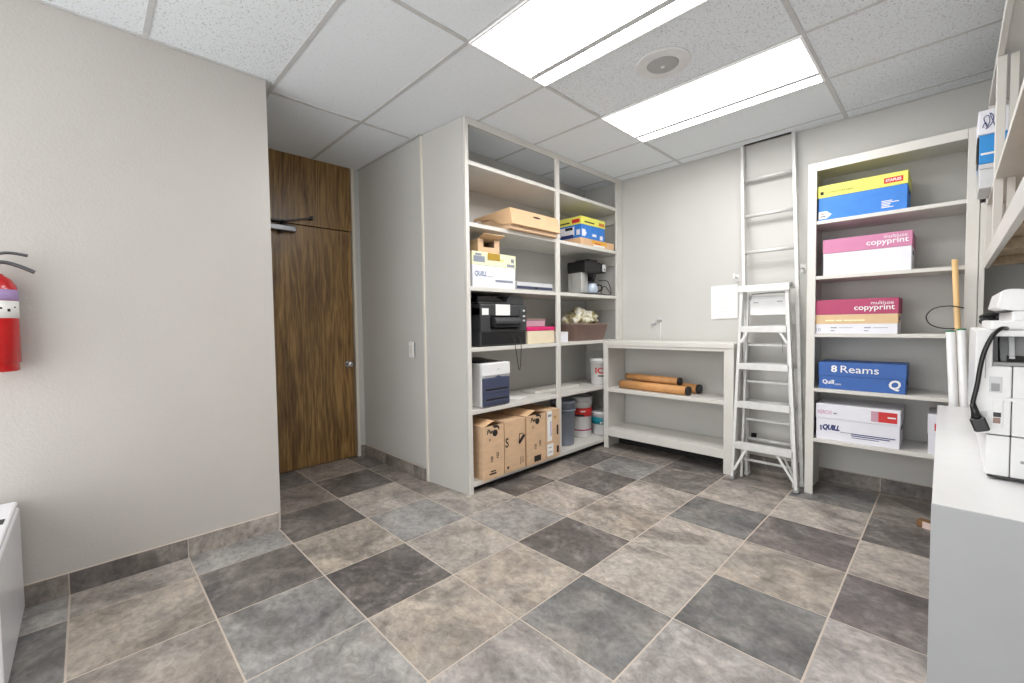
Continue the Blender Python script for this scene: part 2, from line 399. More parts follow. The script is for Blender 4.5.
# ------------------------------------------------------------------ baseboards of the same tile
def baseboard(name, p0, d, nrm, segs, h=0.102):
    """segs: list of (start, end, tone) along d from p0"""
    bm, ct, cs = tiled(name, None, None); p0 = Vector(p0); d = Vector(d); nrm = Vector(nrm)
    for a, b, t in segs:
        a += .002; b -= .002
        A = p0 + d * a + nrm * .010; B = p0 + d * b + nrm * .010
        add_tile(bm, ct, cs, [A, B, B + Z_ * h, A + Z_ * h], nrm * -.010, t, (rt.random(), rt.random(), rt.random()))
    a, b = segs[0][0], segs[-1][1]
    A = p0 + d * a + nrm * .0085; B = p0 + d * b + nrm * .0085
    q = [bm.verts.new(v) for v in (A, B, B + Z_ * (h + .003), A + Z_ * (h + .003))]; bm.faces.new(q).material_index = 1
    q2 = [bm.verts.new(v - nrm * .0085) for v in (A + Z_ * (h + .003), B + Z_ * (h + .003))]
    bm.faces.new((q[3], q[2], q2[1], q2[0])).material_index = 1
    return struct(finish(bm, name, ('tile', 'grout')))
def gridsegs(lo, hi, o, tones):
    k = math.floor((lo - o) / S); out = []; n = 0
    while o + k * S < hi:
        a, b = max(lo, o + k * S), min(hi, o + (k + 1) * S)
        if b - a > .02: out.append((a - lo, b - lo, tones[n % len(tones)])); n += 1
        k += 1
    return out
baseboard('baseboard_left', (XL, Y0, 0), Y_, X_, gridsegs(Y0, .83, TY, 'MDLMDL'[::1]) if False else [(a, b, t) for (a, b, _), t in zip(gridsegs(Y0, .83, TY, 'M'), 'DMDMDL'[-len(gridsegs(Y0, .83, TY, 'M')):])])
sw = gridsegs(XD + .012, -2.905, TX, 'M')
baseboard('baseboard_alcove', (XD + .012, YS, 0), X_, -Y_, [(a, b, t) for (a, b, _), t in zip(sw, 'MMMD'[-len(sw):])])
bk = gridsegs(-2.40, XR, TX, 'M')
baseboard('baseboard_back', (-2.40, YB, 0), X_, -Y_, [(a, b, t) for (a, b, _), t in zip(bk, 'DDDDMDDDD')])
baseboard('baseboard_door', (XD, 1.862, 0), Y_, X_, [(0, .052, 'M')])

# ------------------------------------------------------------------ walls, ceiling
struct(MB().prism([(XL - .12, Y0), (XL, Y0), (XL, .83), (-4.07, .83), (-4.07, .71), (XL - .12, .71)], 'z', 0, H).build('wall_left', 'wall'))
struct(MB().prism([(.83, 0), (YS, 0), (YS, H), (.83, H)], 'x', -4.07, -3.995).box(-3.995, XD, 1.862, YS, 0, H).box(-3.995, XD, .83, .90, 0, H).build('wall_door', 'wallflat'))  # includes an added backing slab that blocks world light behind the door gaps
struct(MB().prism([(-4.07, YS), (-3.93, YS), (-2.89, YS + .018), (-2.89, YS + .1), (-4.07, YS + .1)], 'z', 0, H).build('wall_alcove', 'wallflat'))
struct(MB().box(-3.0, XR + .12, YB, YB + .12, 0, H).build('wall_back', 'wallflat'))
struct(MB().box(XR, XR + .12, Y0, YB, 0, H).build('wall_right', 'wallflat'))
struct(MB().box(-3.0, -2.89, YS + .10, YB, 0, H).build('wall_shelves', 'wallflat'))
struct(MB().box(-2.906, -2.884, YS + .004, YS + .06, 0, H - .004, .002).build('trim_1', 'trim'))

CX = [-4.2, -3.004, -1.785, -.566, .653, .80]
CYs = [1.492 + .6096 * k for k in range(-6, 6)]
cb = MB()
for a, b in zip(CX[:-1], CX[1:]):
    for c, d in zip([Y0] + [y for y in CYs if y > Y0 + .01], [y for y in CYs if y > Y0 + .01] + [9]):
        d = min(d, YB + .12); c = min(c, d)
        if d - c < .01: continue
        smooth = (-3.1 < a < -1.7 and .8 < c < 1.6) or (a > -1.9 and a < -1.7 and c < 1.0) or a < -3.1 or (c > 2.6 and a < -1) or (c > 1.4 and a < -1.8)
        cb.m(1 if smooth else 0).box(a, min(b, XR + .12), c, d, H, H + .03)
ceil = struct(cb.build('ceiling', ['ceil', 'ceils']))
gb = MB()
for x in CX[1:-2]: gb.box(x - .012, x + .012, Y0, YB, H - .004, H + .001)
for y in CYs:
    if Y0 < y < YB: gb.box(-4.1, XR, y - .012, y + .012, H - .0034, H + .001)
gb.box(-2.4, XR, YB - .022, YB, H - .006, H + .001).box(XL, XL + .02, Y0, .83, H - .006, H + .001)
gb.box(XD, -2.89, YS - .016, YS, H - .006, H + .001)
struct(gb.build('ceiling_grid', 'tbar', ceil))
struct(MB().box(-1.245, -.905, YB - .05, YB - .028, H - .007, H + .001).build('gap_shade_strip', 'dark', ceil))  # dark strip painting the shade of the opening at the lifted tile

# ------------------------------------------------------------------ door
dr = MB().box(XD - .045, XD - .008, .90, 1.826, .006, 2.128, .002).build('door_1', 'door'); struct(dr)
struct(MB().box(XD - .045, XD - .004, .90, 1.836, 2.136, H, .002).build('trim_2', 'door'))
struct(MB().box(XD - .05, XD + .014, 1.836, 1.862, 0, H - .002, .003).build('trim_3', 'trim'))
k = MB().lathe([(.0, 0), (.030, 0), (.030, .006), (.012, .010), (.012, .034), (.022, .040), (.029, .054), (.027, .068), (.014, .075)], seg=28)
k.bm.transform(Matrix.Translation((XD - .008, 1.768, .893)) @ Matrix.Rotation(R90, 4, 'Y'))
k.build('door_handle', 'chrome', dr)['label'] = 'round chrome door handle'
c = MB().box(XD - .008, XD + .052, .93, 1.325, 2.052, 2.106, .010).m(1).cyl((XD + .03, 1.20, 2.052), (XD + .03, 1.20, 2.034), .017).build('door_closer', ['steel', 'black'], dr)
c['label'] = 'silver overhead door closer'
MB().cyl((XD + .03, 1.225, 2.106), (XD + .03, 1.225, 2.138), .022).bar((XD + .03, 1.0, 2.128), (XD + .04, 1.24, 2.142), X_, .022, .010)\
    .bar((XD + .03, 1.21, 2.135), (XD + .03, 1.455, 2.196), X_, .016, .012).box(XD - .006, XD + .05, 1.448, 1.470, 2.182, 2.212, .003).build('closer_arm', 'black', c)

# ------------------------------------------------------------------ light fixtures
def fixture(y0, label):
    x0, x1, y1 = -1.785, -.566, y0 + .6096
    z = H - .0045; m_ = .014
    t = thing('ceiling_light', label, 'ceiling light', ((x0 + x1) / 2, (y0 + y1) / 2, H), 0, 'fluorescent ceiling lights')
    fr = MB()
    fr.box(x0 + .002, x1 - .002, y0 + .002, y0 + m_, H - .014, H - .001).box(x0 + .002, x1 - .002, y1 - m_, y1 - .002, H - .014, H - .001)
    fr.box(x0 + .002, x0 + m_, y0 + m_, y1 - m_, H - .014, H - .001).box(x1 - m_, x1 - .002, y0 + m_, y1 - m_, H - .014, H - .001)
    pass
    fr.build('frame', 'lamprim', t)
    MB().box(x0 + m_, x1 - m_, y1 - .147, y1 - .109, H - .014, H - .001).build('frame_bar', 'lightgrey', t)
    MB().box(x0 + m_, x1 - m_, y0 + m_, y1 - .148, H - .012, H - .002).box(x0 + m_, x1 - m_, y1 - .108, y1 - m_, H - .012, H - .002).build('diffuser', 'lamp', t)
    return t
fixture(1.492, 'lit fluorescent ceiling panel in front of the round speaker, nearer the doorway wall')
fixture(2.7112, 'lit fluorescent ceiling panel between the round speaker and the back wall ladder')

sp = thing('ceiling_speaker', 'round white ceiling speaker between the two lit panels', 'speaker', (-1.178, 2.425, H))
MB().lathe([(.001, -.001), (.15, -.001), (.15, -.006), (.142, -.010), (.088, -.012), (.086, -.008), (.001, -.008)]).build('rim', 'speakerrim', sp, local=True)
MB().lathe([(.001, -.0085), (.086, -.0085), (.08, -.014), (.04, -.020), (.001, -.021)]).build('grille', 'speaker', sp, local=True)
MB().lathe([(.001, -.0205), (.012, -.0205), (.009, -.024), (.001, -.025)]).build('badge', 'white', sp, local=True)

# ------------------------------------------------------------------ light switch
sw = thing('light_switch', 'white wall light switch plate between door and shelving', 'light switch', (-3.073, YS, 1.05))
MB().box(-.036, .036, -.007, 0, -.065, .065, .003).build('plate', 'white', sw, local=True)
MB().box(-.016, .016, -.011, -.006, -.036, .036, .002).build('rocker', 'trim', sw, local=True)
for z in (.046, -.052): MB().box(-.003, .003, -.0085, -.006, z, z + .006, .001).build('screw', 'metal', sw, local=True)

# ------------------------------------------------------------------ tall shelving along the left (A)
XA = -2.42
A = thing('shelving_unit', 'tall greige open shelving unit by the door alcove, full of office supplies', 'shelving', (-2.65, 3.0, 0))
MB().prism([(-2.882, 1.930), (XA - .021, 1.972), (XA - .021, 1.990), (-2.882, 1.950)], 'z', 0, 2.7195).build('side_panel', 'panel', A)
for y0, y1 in ((1.974, 2.006), (2.985, 3.036), (3.962, YB - .004)):
    MB().box(XA - .02, XA, y0, y1, (0 if y0 < 2 else .062), 2.7195, .002).build('post', 'shelf', A)
MB().box(XA - .021, XA + .001, 1.975, YB - .004, 2.672, 2.7205, .002).build('header', 'shelf', A)
AS = dict(s1=2.422, s2=1.985, s3=1.524, s4=1.077, s5=.616)
for z in AS.values(): MB().box(-2.888, XA - .004, 2.008, YB - .002, z - .03, z, .002).build('shelf', 'shelf', A)
MB().box(-2.888, XA - .002, 2.008, YB - .002, .052, .086, .002).build('bottom_shelf', 'shelf', A)
for z in (AS['s1'], AS['s2'], AS['s3'], AS['s4']):
    MB().box(-2.86, -2.45, YB - .022, YB - .002, z - .135, z - .031, .001).build('cleat', 'shelf', A)
MB().box(-2.50, -2.48, 2.008, YB - .01, .001, .051).build('dark_toe_board', 'dark', A)  # black board paints in the shade of the recess below the bottom shelf

# ------------------------------------------------------------------ low bookcase under the back wall
Lw = thing('low_bookcase', 'low greige open bookcase against back wall beside the stepladder', 'bookcase', (-1.8, 3.9, 0))
MB().box(-2.414, -1.203, 3.694, YB - .002, 1.026, 1.068, .003).build('top', 'shelf', Lw)
MB().box(-2.414, -2.394, 3.72, YB - .014, .001, 1.026, .001).build('side_panel', 'shelf', Lw)
MB().box(-1.225, -1.205, 3.72, YB - .014, .001, 1.026, .001).build('side_panel', 'shelf', Lw)
MB().box(-2.414, -2.364, 3.70, 3.72, .001, 1.026, .002).build('post', 'shelf', Lw)
MB().box(-1.280, -1.205, 3.70, 3.72, .001, 1.026, .002).build('post', 'shelf', Lw)
MB().box(-2.393, -1.226, 3.706, YB - .014, .566, .600, .002).build('shelf', 'shelf', Lw)
MB().box(-2.393, -1.226, 3.703, YB - .014, .124, .196, .003).build('bottom_shelf', 'shelf', Lw)
MB().box(-2.363, -1.281, 3.701, 3.715, 1.000, 1.0255, .002).build('apron', 'shelf', Lw)
MB().box(-2.393, -1.226, 3.95, 3.965, .001, .122).build('dark_toe_board', 'dark', Lw)  # dark board added for the shade in the open toe space

# ------------------------------------------------------------------ tall bookcase on the back wall (C)
C = thing('tall_bookcase', 'tall greige bookcase on back wall holding printed paper boxes', 'bookcase', (-.3, 3.9, 0))
MB().box(-.722, -.702, 3.71, YB - .012, .001, 2.33, .001).build('side_panel', 'shelf', C)
MB().box(.078, .098, 3.71, YB - .012, .001, 2.33, .001).build('side_panel', 'shelf', C)
MB().box(-.722, -.672, 3.69, 3.71, .001, 2.335, .002).build('post', 'shelf', C)
MB().box(.046, .098, 3.69, 3.71, .001, 2.335, .002).build('post', 'shelf', C)
MB().box(.100, .124, 3.695, 3.72, .001, 1.90, .002).build('filler_strip', 'shelf', C)
MB().box(-.671, .045, 3.69, 3.71, 2.278, 2.335, .002).build('header', 'shelf', C)
MB().box(-.701, .077, 3.711, YB - .012, 2.31, 2.33, .001).build('top', 'shelf', C)
CS = dict(s1=1.934, s2=1.552, s3=1.150, s4=.764, s5=.406)
for z in CS.values(): MB().box(-.701, .077, 3.694, YB - .012, z - .024, z, .002).build('shelf', 'shelf', C)

# ------------------------------------------------------------------ overhead shelving on the right wall (D)
XF = .120
D = thing('overhead_shelving', 'greige overhead shelving on right wall above the white counter', 'shelving', (.4, 2.4, 1.525))
DY0, DY1 = 1.15, 3.685
MB().box(XF, XF + .02, DY0, DY1, 1.525, 1.605, .002).build('bottom_rail', 'shelf', D)
MB().box(XF, XF + .02, DY0, DY1, 2.415, 2.46, .002).build('header', 'shelf', D)
for y0, y1 in ((DY0, DY0 + .05), (2.985, 3.03), (DY1 - .055, DY1)):
    MB().box(XF, XF + .030, y0, y1, 1.606, 2.414, .002).build('stile', 'shelf', D)
MB().box(XF + .040, XF + .066, 2.99, 3.02, 1.606, 2.414, .002).build('back_stile', 'shelf', D)
MB().box(XF + .021, XR - .004, DY1 - .02, DY1 - .001, 1.598, 2.439, .001).build('end_panel', 'shelf', D)
MB().box(XF + .021, XR - .004, DY0 + .001, DY0 + .02, 1.598, 2.439, .001).build('end_panel', 'shelf', D)
MB().box(XF + .004, XR - .004, DY0 + .021, DY1 - .021, 1.872, 1.898, .001).build('shelf', 'shelf', D)
MB().box(XF + .021, XR - .004, DY0 + .021, DY1 - .021, 1.575, 1.597, .001).build('bottom_board', 'rawwood', D)
MB().box(XF + .021, XR - .004, DY0 + .021, DY1 - .021, 2.44, 2.459, .001).build('top_board', 'shelf', D)
for y in (2.05, 2.75, 3.55): MB().box(XF + .022, XR - .03, y, y + .045, 1.53, 1.574, .001).build('cleat', 'rawwood', D)
MB().box(XR - .028, XR - .004, DY0 + .03, DY1 - .02, 1.50, 1.574, .001).build('wall_cleat', 'rawwood', D)
MB().prism([(3.60, 1.529), (3.60, 1.43), (3.57, 1.43), (3.40, 1.529)], 'x', XR - .20, XR - .03).build('bracket', 'rawwood', D)

# ------------------------------------------------------------------ counter
K = thing('counter_cabinet', 'white topped counter with grey end panel under the copier', 'counter', (.3, 2.5, 0))
MB().prism([(-.029, 1.6145), (XR - .004, 1.6145), (XR - .004, 3.485), (-.050, 3.485)], 'z', .722, .750, .001).build('worktop', 'counter', K)
MB().box(-.030, XR - .004, 1.606, 1.614, .002, .7495, .001).build('end_panel', 'greylam', K)
MB().box(-.028, -.010, 1.6145, 3.46, .10, .721).build('front_panel', 'greylam', K)
MB().box(-.029, XR - .006, 3.461, 3.48, .002, .722).build('end_panel', 'greylam', K)
MB().box(.03, .045, 1.633, 3.46, .002, .099).build('dark_toe_board', 'dark', K)

# ================================================================== things
def ream(name, label, cat, loc, rz, w, d, h, lid, bm_, lm_, body=None, cover=None, group='printed paper boxes', gap=.004):
    """lidded paper carton; local x along the front, y into the shelf"""
    t = thing(name, label, cat, loc, rz, group)
    b = MB().box(-w / 2 + .003, w / 2 - .003, .003, d - .003, 0, h - lid + .02, .002)
    for sx in (-1, 1): b.m(1).box(sx * (w / 2 - .003) - .0008, sx * (w / 2 - .003) + .0008, d * .35, d * .65, h - lid - .045, h - lid - .018, 0)
    b.build('box_body', [bm_, 'dark'], t, local=True)
    MB().box(-w / 2, w / 2, 0, d, h - lid, h, .002).build('lid', lm_, t, local=True)
    if body: body(t, w, h, lid)
    return t
def prt(t, mats, fn, name='printing'):
    m = MB(); fn(m); return m.build(name, mats, t, local=True)

# ---- the five printed cartons and a sixth on the back-wall bookcase
def c1(t, w, h, lid):
    def fn(m):
        L = -w / 2
        m.m(0).text('multipurpose paper', (L + .055, -.0005, h - lid + .022), X_, Z_, .018, .14)
        m.m(0).decal((L + .014, -.0003, h - lid + .02), X_, Z_, .018, .022)
        m.m(1).decal((w / 2 - .115, -.0003, h - .062), X_, Z_, .092, .034)
        m.m(2).text('STAPLES', (w / 2 - .106, -.001, h - .053), X_, Z_, .017, .074, .03)
        m.m(2).prism([(L + .004, .012), (L + .05, .012), (L + .078, .037), (L + .05, .062), (L + .004, .062)], 'y', .0018, .0030)
        m.m(1).decal((L + .016, .0016, .042), X_, Z_, .03, .004).m(0).decal((L + .016, .0016, .024), X_, Z_, .026, .006)
        for i, ww in enumerate((.052, .084, .044, .04, .058)): m.m(2).decal((w / 2 - .125, .0024, .064 - i * .010), X_, Z_, ww, .005)
    prt(t, ['ink', 'red', 'white'], fn)
ream('paper_box', 'blue paper box with yellow lid on the top shelf of the back wall bookcase', 'paper box', (-.437, 3.712, CS['s1'] + .001), 0, .462, .30, .238, .082, 'blue', 'yellow', c1)
def cp(extra):
    def g(t, w, h, lid):
        def fn(m):
            m.m(0).text('copyprint', (w / 2 - .222, -.0005, h - lid + .016), X_, Z_, .044, .205, .012)
            m.m(0).text('multiuse', (w / 2 - .135, -.0005, h - lid + .062), X_, Z_, .022, .112)
            if extra:
                m.m(1).box(-w / 2 + .0025, w / 2 - .0025, .0018, .20, .066, h - lid - .001, 0)
                [m.m(2).decal((-w / 2 + x_, .0012, .084), X_, Z_, w_, .010, .0008) for x_, w_ in ((.06, .05), (.118, .035), (.162, .11))]
                m.m(3).text('10', (-w / 2 + .006, .0025, .014), X_, Z_, .024, .028)
                for x in (.09, .27):
                    m.m(3).decal((-w / 2 + x, .0025, .036), X_, Z_, .034, .007).decal((-w / 2 + x + .045, .0025, .038), X_, Z_, .075, .003).decal((-w / 2 + x, .0025, .016), X_, Z_, .022, .006)
        prt(t, ['white', 'tan', 'paleyellow', 'greyink'], fn)
    return g
ream('paper_box', 'plain white paper box with a dusty pink lid above the raspberry lidded one', 'paper box', (-.408, 3.712, CS['s2'] + .001), 0, .455, .30, .245, .095, 'whitebox', 'pink', cp(0))
ream('paper_box', 'tan and white paper box with raspberry red lid on the middle shelf', 'paper box', (-.457, 3.712, CS['s3'] + .001), 0, .438, .30, .232, .102, 'whitebox', 'rose', cp(1))
def c4(t, w, h, lid):
    def fn(m):
        m.m(0).text('8', (-w / 2 + .072, -.0005, h - lid + .026), X_, Z_, .048, .034, .03)
        m.m(0).text('Reams', (-w / 2 + .125, -.0005, h - lid + .026), X_, Z_, .048, .20, .004)
        m.m(0).text('Quill', (-w / 2 + .024, .0020, .03), X_, Z_, .034, .066, .03)
        m.m(0).text('.com', (-w / 2 + .092, .0020, .03), X_, Z_, .010, .036)
        m.m(0).text('Q', (w / 2 - .088, .0020, .016), X_, (0.12, 0, 1), .070, .058, .035)
    prt(t, ['white'], fn)
ream('paper_box', 'glossy blue paper box with large white lettering on its front', 'paper box', (-.423, 3.715, CS['s4'] + .001), 0, .458, .26, .186, .094, 'reamblue', 'reamblue', c4)
def c5(t, w, h, lid):
    def fn(m):
        m.m(0).text('XEROX', (-w / 2 + .008, -.0005, h - lid + .028), X_, Z_, .028, .085).m(1).decal((-w / 2 + .10, -.0003, h - lid + .034), X_, Z_, .02, .010)
        for i in range(7): m.m(3 + (i > 1) + (i > 4)).decal((w / 2 - .145 + i * .0185, -.0003, h - lid + .014), X_, Z_, .0188, .068)
        m.m(2).decal((w / 2 - .062, -.0012, h - lid + .044), X_, Z_, .04, .009)
        m.m(6).text('QUILL', (-w / 2 + .036, .0022, .062), X_, (.18, 0, 1), .046, .098, .06)
        m.m(6).decal((-w / 2 + .020, .0024, .062), X_, (.3, 0, 1), .005, .036).decal((-w / 2 + .028, .0024, .062), X_, (.3, 0, 1), .004, .036)
        m.m(1).decal((-w / 2 + .140, .0024, .062), X_, Z_, .07, .004)
        m.m(6).decal((-.025, .0024, .058), X_, Z_, .225, .006).decal((-.025, .0024, .046), X_, Z_, .20, .006).decal((-.02, .0024, .034), X_, Z_, .14, .004)
    prt(t, ['pink', 'greyink', 'white', 'palepink', 'red', 'red', 'navy'], fn)
ream('paper_box', 'white paper box with red label on its lid and navy lettering', 'paper box', (-.440, 3.712, CS['s5'] + .001), 0, .446, .32, .250, .10, 'whitebox', 'whitebox', c5)
def c6(t, w, h, lid):
    prt(t, ['red'], lambda m: m.decal((-w / 2 + .03, -.0003, h - lid + .018), X_, Z_, .05, .045))
ream('paper_box', 'white box with small red mark half hidden behind the white counter', 'paper box', (-.013, 3.72, CS['s5'] + .001), 0, .16, .28, .250, .12, 'whitebox', 'whitebox', c6)

# ---- left shelving, local x = +Y (along the shelf), local y = into the shelf
def onA(y, z, xf=-2.44): return (xf, y, z + .001)
t = thing('carry_carton', 'flat tan cardboard carry box with hand hole, overhanging the shelf edge', 'cardboard box', onA(2.668, AS['s2'], -2.375), R90)
MB().box(-.285, .285, .008, .43, .0, .105, .002).build('tray', 'carton', t, local=True)
m = MB().prism([(-.02, .034), (.0, .030), (.014, .150), (.435, .135), (.435, .142), (.008, .160)], 'x', -.292, .292)
sd = [(.010, .152), (.435, .137), (.435, .120), (.20, .100), (.14, .060), (.09, .042), (.0, .034)]
m.prism(sd, 'x', -.294, -.288).prism(sd, 'x', .288, .294)
sl = Vector((0, .028, .126)).normalized(); o0 = Vector((0, -.0195, .036)); nn = X_.cross(sl)
for k in range(11): m.m(1).decal(o0 + X_ * (-.035 + k * .0085) + sl * (.084 - .004 * math.sin(k / 10 * math.pi)) + nn * .0006, X_, sl, .009, .008 + .008 * math.sin(k / 10 * math.pi))
m.build('cover', ['cartonlight', 'dark'], t, local=True)

def yl(t, w, h, lid):
    def fn(m):
        m.m(0).decal((-w / 2 + .012, -.0003, h - lid + .02), X_, Z_, .11, .045).decal((-w / 2 + .03, -.0003, h - lid + .068), X_, Z_, .06, .016)
        m.m(0).decal((w / 2 - .055, -.0003, h - lid + .04), X_, Z_, .036, .03).decal((w / 2 - .10, -.0003, h - lid + .006), X_, Z_, .085, .022)
        m.m(2).decal((-w / 2 + .19, -.0003, h - lid + .045), X_, Z_, .13, .010)
        m.m(1).text('QUILL', (-w / 2 + .02, .0024, .075), X_, (.15, 0, 1), .045, .12, .03)
        m.m(0).decal((-w / 2 + .15, .0024, .08), X_, Z_, .06, .004).decal((-w / 2 + .23, .0024, .045), X_, Z_, .19, .018)
    prt(t, ['greyink', 'slateblue', 'yellow'], fn)
ream('paper_box', 'white paper box with a pale yellow lid, small open cardboard box on top', 'paper box', onA(2.268, AS['s3']), R90, .452, .32, .262, .098, 'whitebox', 'paleyellow', yl, group='boxes on the left shelving')

t = thing('small_carton', 'small open cardboard box on top of pale yellow lid', 'cardboard box', (-2.47, 2.235, AS['s3'] + .264), R90 - .12)
m = MB(); w_, d_, h_ = .20, .26, .105
m.box(-w_ / 2, w_ / 2, 0, d_, 0, .004).box(-w_ / 2, w_ / 2, 0, .004, 0, .045).box(-w_ / 2, -w_ / 2 + .05, 0, .004, .045, h_).box(w_ / 2 - .05, w_ / 2, 0, .004, .045, h_)
m.box(-w_ / 2, w_ / 2, d_ - .004, d_, 0, h_).box(-w_ / 2, -w_ / 2 + .004, .004, d_, 0, h_).box(w_ / 2 - .004, w_ / 2, .004, d_, 0, h_).box(-w_ / 2, w_ / 2, .06, d_, h_ - .004, h_)
m.build('box_body', 'carton', t, local=True)
MB().obox((.01, -.005, h_ + .012), X_, (0, -1, .25), w_ * .95, .12, .004).build('flap', 'cartonlight', t, local=True)
MB().box(-.085, .06, .03, .2, .005, .05).build('contents', 'cartondark', t, local=True)
m = tag(MB().obox((-2.436, 2.255, AS['s3'] + .235), Y_, Z_, .125, .05, .002).build('adhesive_tape', 'mustard', None, org=(-2.436, 2.255, AS['s3'] + .235)), 'mustard brown strip of tape hanging on pale yellow lid', 'tape')

t = thing('network_switch', 'flat pale grey electronic device beside the yellow lidded box', 'electronics', onA(2.735, AS['s3'], -2.45), R90)
MB().box(-.235, .235, .004, .22, .004, .066, .004).build('case', 'lightgrey', t, local=True)
MB().box(-.215, .228, 0, .006, .010, .034, .002).build('front_panel', 'navyplastic', t, local=True)
MB().box(.0, .035, -.002, .003, .014, .030, .001).build('button', 'black', t, local=True)
MB().box(-.232, -.218, -.001, .006, .006, .060, .001).build('corner_trim', 'greyplastic', t, local=True)

# ---- black multifunction printer
t = thing('inkjet_printer', 'bulky black multifunction printer with white labels, beside pink lidded box', 'printer', onA(2.372, AS['s4'], -2.435), R90)
W2 = .252
MB().box(-W2, W2, .02, .40, 0, .135, .008).box(-W2, -W2 + .10, .012, .40, .11, .30, .008).box(W2 - .09, W2, .012, .40, .11, .30, .01).box(-W2, W2, .12, .40, .11, .30, .006).box(-W2, W2, .015, .40, .23, .325, .012).build('case', 'charcoal', t, local=True)
MB().prism([(-W2 + .002, .325), (W2 - .015, .325), (W2 - .02, .385), (W2 - .05, .398), (.07, .398), (.045, .338), (-W2 + .002, .338)], 'y', .03, .38, .005).build('scanner_top', 'charcoal', t, local=True)
MB().prism([(-W2 + .005, .338), (.045, .338), (.03, .352), (-.09, .392), (-W2 + .005, .385)], 'y', .05, .36, .003).build('document_tray', 'blackgloss', t, local=True)
MB().box(-.14, W2 - .085, -.02, .14, .145, .158, .004).build('output_tray', 'black', t, local=True)
m = MB().prism([(-.005, .16), (-.02, .175), (-.02, .195), (.0, .222), (.10, .222), (.10, .16)], 'x', -.12, W2 - .095, .004).build('output_cover', 'charcoal', t, local=True)
MB().box(-W2 + .02, W2 - .02, .012, .03, .012, .11, .005).build('paper_drawer', 'black', t, local=True)
m = MB().decal((-W2 + .014, .0110, .240), X_, Z_, .066, .050, .001).build('label_sticker', 'paper', t, local=True)
MB().decal((-.095, .0145, .238), X_, Z_, .155, .085, .001).build('label_sticker', 'paper', t, local=True)
for z in (.27, .225, .19): MB().box(W2 - .05, W2 - .028, .004, .016, z, z + .014, .002).build('button', 'lightgrey', t, local=True)
p = [(-2.436, 2.42, 1.15), (-2.405, 2.425, 1.135), (-2.395, 2.43, 1.085), (-2.396, 2.452, .976), (-2.400, 2.473, .885), (-2.400, 2.482, .88), (-2.398, 2.494, .917), (-2.394, 2.498, 1.06), (-2.40, 2.496, 1.13), (-2.436, 2.495, 1.15)]
tag(MB().tube(p, .0028, 8).build('printer_cable', 'black', None, org=p[0]), 'thin black cable dangling down from the black printer', 'cable')

t = thing('storage_box', 'cream box with magenta pink lid next to black printer', 'box', onA(2.815, AS['s4'], -2.45), R90)
MB().box(-.175, .175, .003, .30, 0, .108, .004).build('box_body', 'cream', t, local=True)
MB().box(-.185, .182, 0, .305, .108, .142, .008).build('lid', 'magenta', t, local=True)
t = thing('plastic_tray', 'translucent pale pink tray lying on top of magenta lid', 'tray', (-2.47, 2.775, AS['s4'] + .1445), R90)
MB().box(-.13, .11, 0, .24, 0, .055, .006).build('tray_body', 'palepink', t, local=True)
MB().box(-.135, .115, -.004, .245, .056, .068, .003).build('tray_rim', 'taupe', t, local=True)

# ---- white laser printer
t = thing('laser_printer', 'white laser printer with slate blue front drawers, on shelf above cartons', 'printer', onA(2.262, AS['s5'], -2.43), R90)
w3 = .150
MB().box(-w3, w3, .012, .40, 0, .335, .012).build('case', 'white', t, local=True)
MB().box(-w3 + .004, w3 - .004, .0, .02, .236, .335, .008).build('front_top', 'white', t, local=True)
MB().box(-w3 + .018, w3 - .03, .05, .36, .334, .3385, .002).prism([(.06, .337), (.32, .337), (.34, .352), (.32, .36), (.10, .345)], 'x', -w3 + .02, w3 - .06, .001).build('output_tray', 'black', t, local=True)
fp = MB().box(-w3 + .006, w3 - .018, -.006, .014, .008, .225, .008).prism([(-.02, .222), (.02, .235), (.06, .222)], 'y', -.005, .012).build('front_panel', 'navyplastic', t, local=True)
for z in (.128, .052): MB().box(-w3 + .03, w3 - .04, -.0075, -.004, z, z + .014, .001).build('drawer_slot', 'dark', fp, local=True)
for z in (.118, .042): MB().box(-w3 + .025, w3 - .036, -.010, -.004, z - .012, z + .008, .003).build('drawer_grip', 'navyplastic', fp, local=True)
MB().lathe([(.001, 0), (.008, 0), (.007, .003), (.001, .004)]).build('badge', 'greyplastic', t, local=True).location = (.02, -.001, .285)

# loose papers on that shelf
tag(MB().obox((-2.62, 2.60, AS['s5'] + .0035), (.95, .3, 0), (-.3, .95, 0), .22, .16, .004).build('paper_sheet', 'paper', None, org=(-2.62, 2.60, AS['s5'])), 'loose white sheet lying right beside the white laser printer', 'paper')
tag(MB().obox((-2.66, 3.19, AS['s5'] + .0125), (.06, 1, 0), (-1, .06, 0), .62, .18, .022, .001).build('shelf_board', 'shelf', None, org=(-2.66, 3.19, AS['s5'])), 'loose painted board lying flat on shelf left of the bucket', 'board')

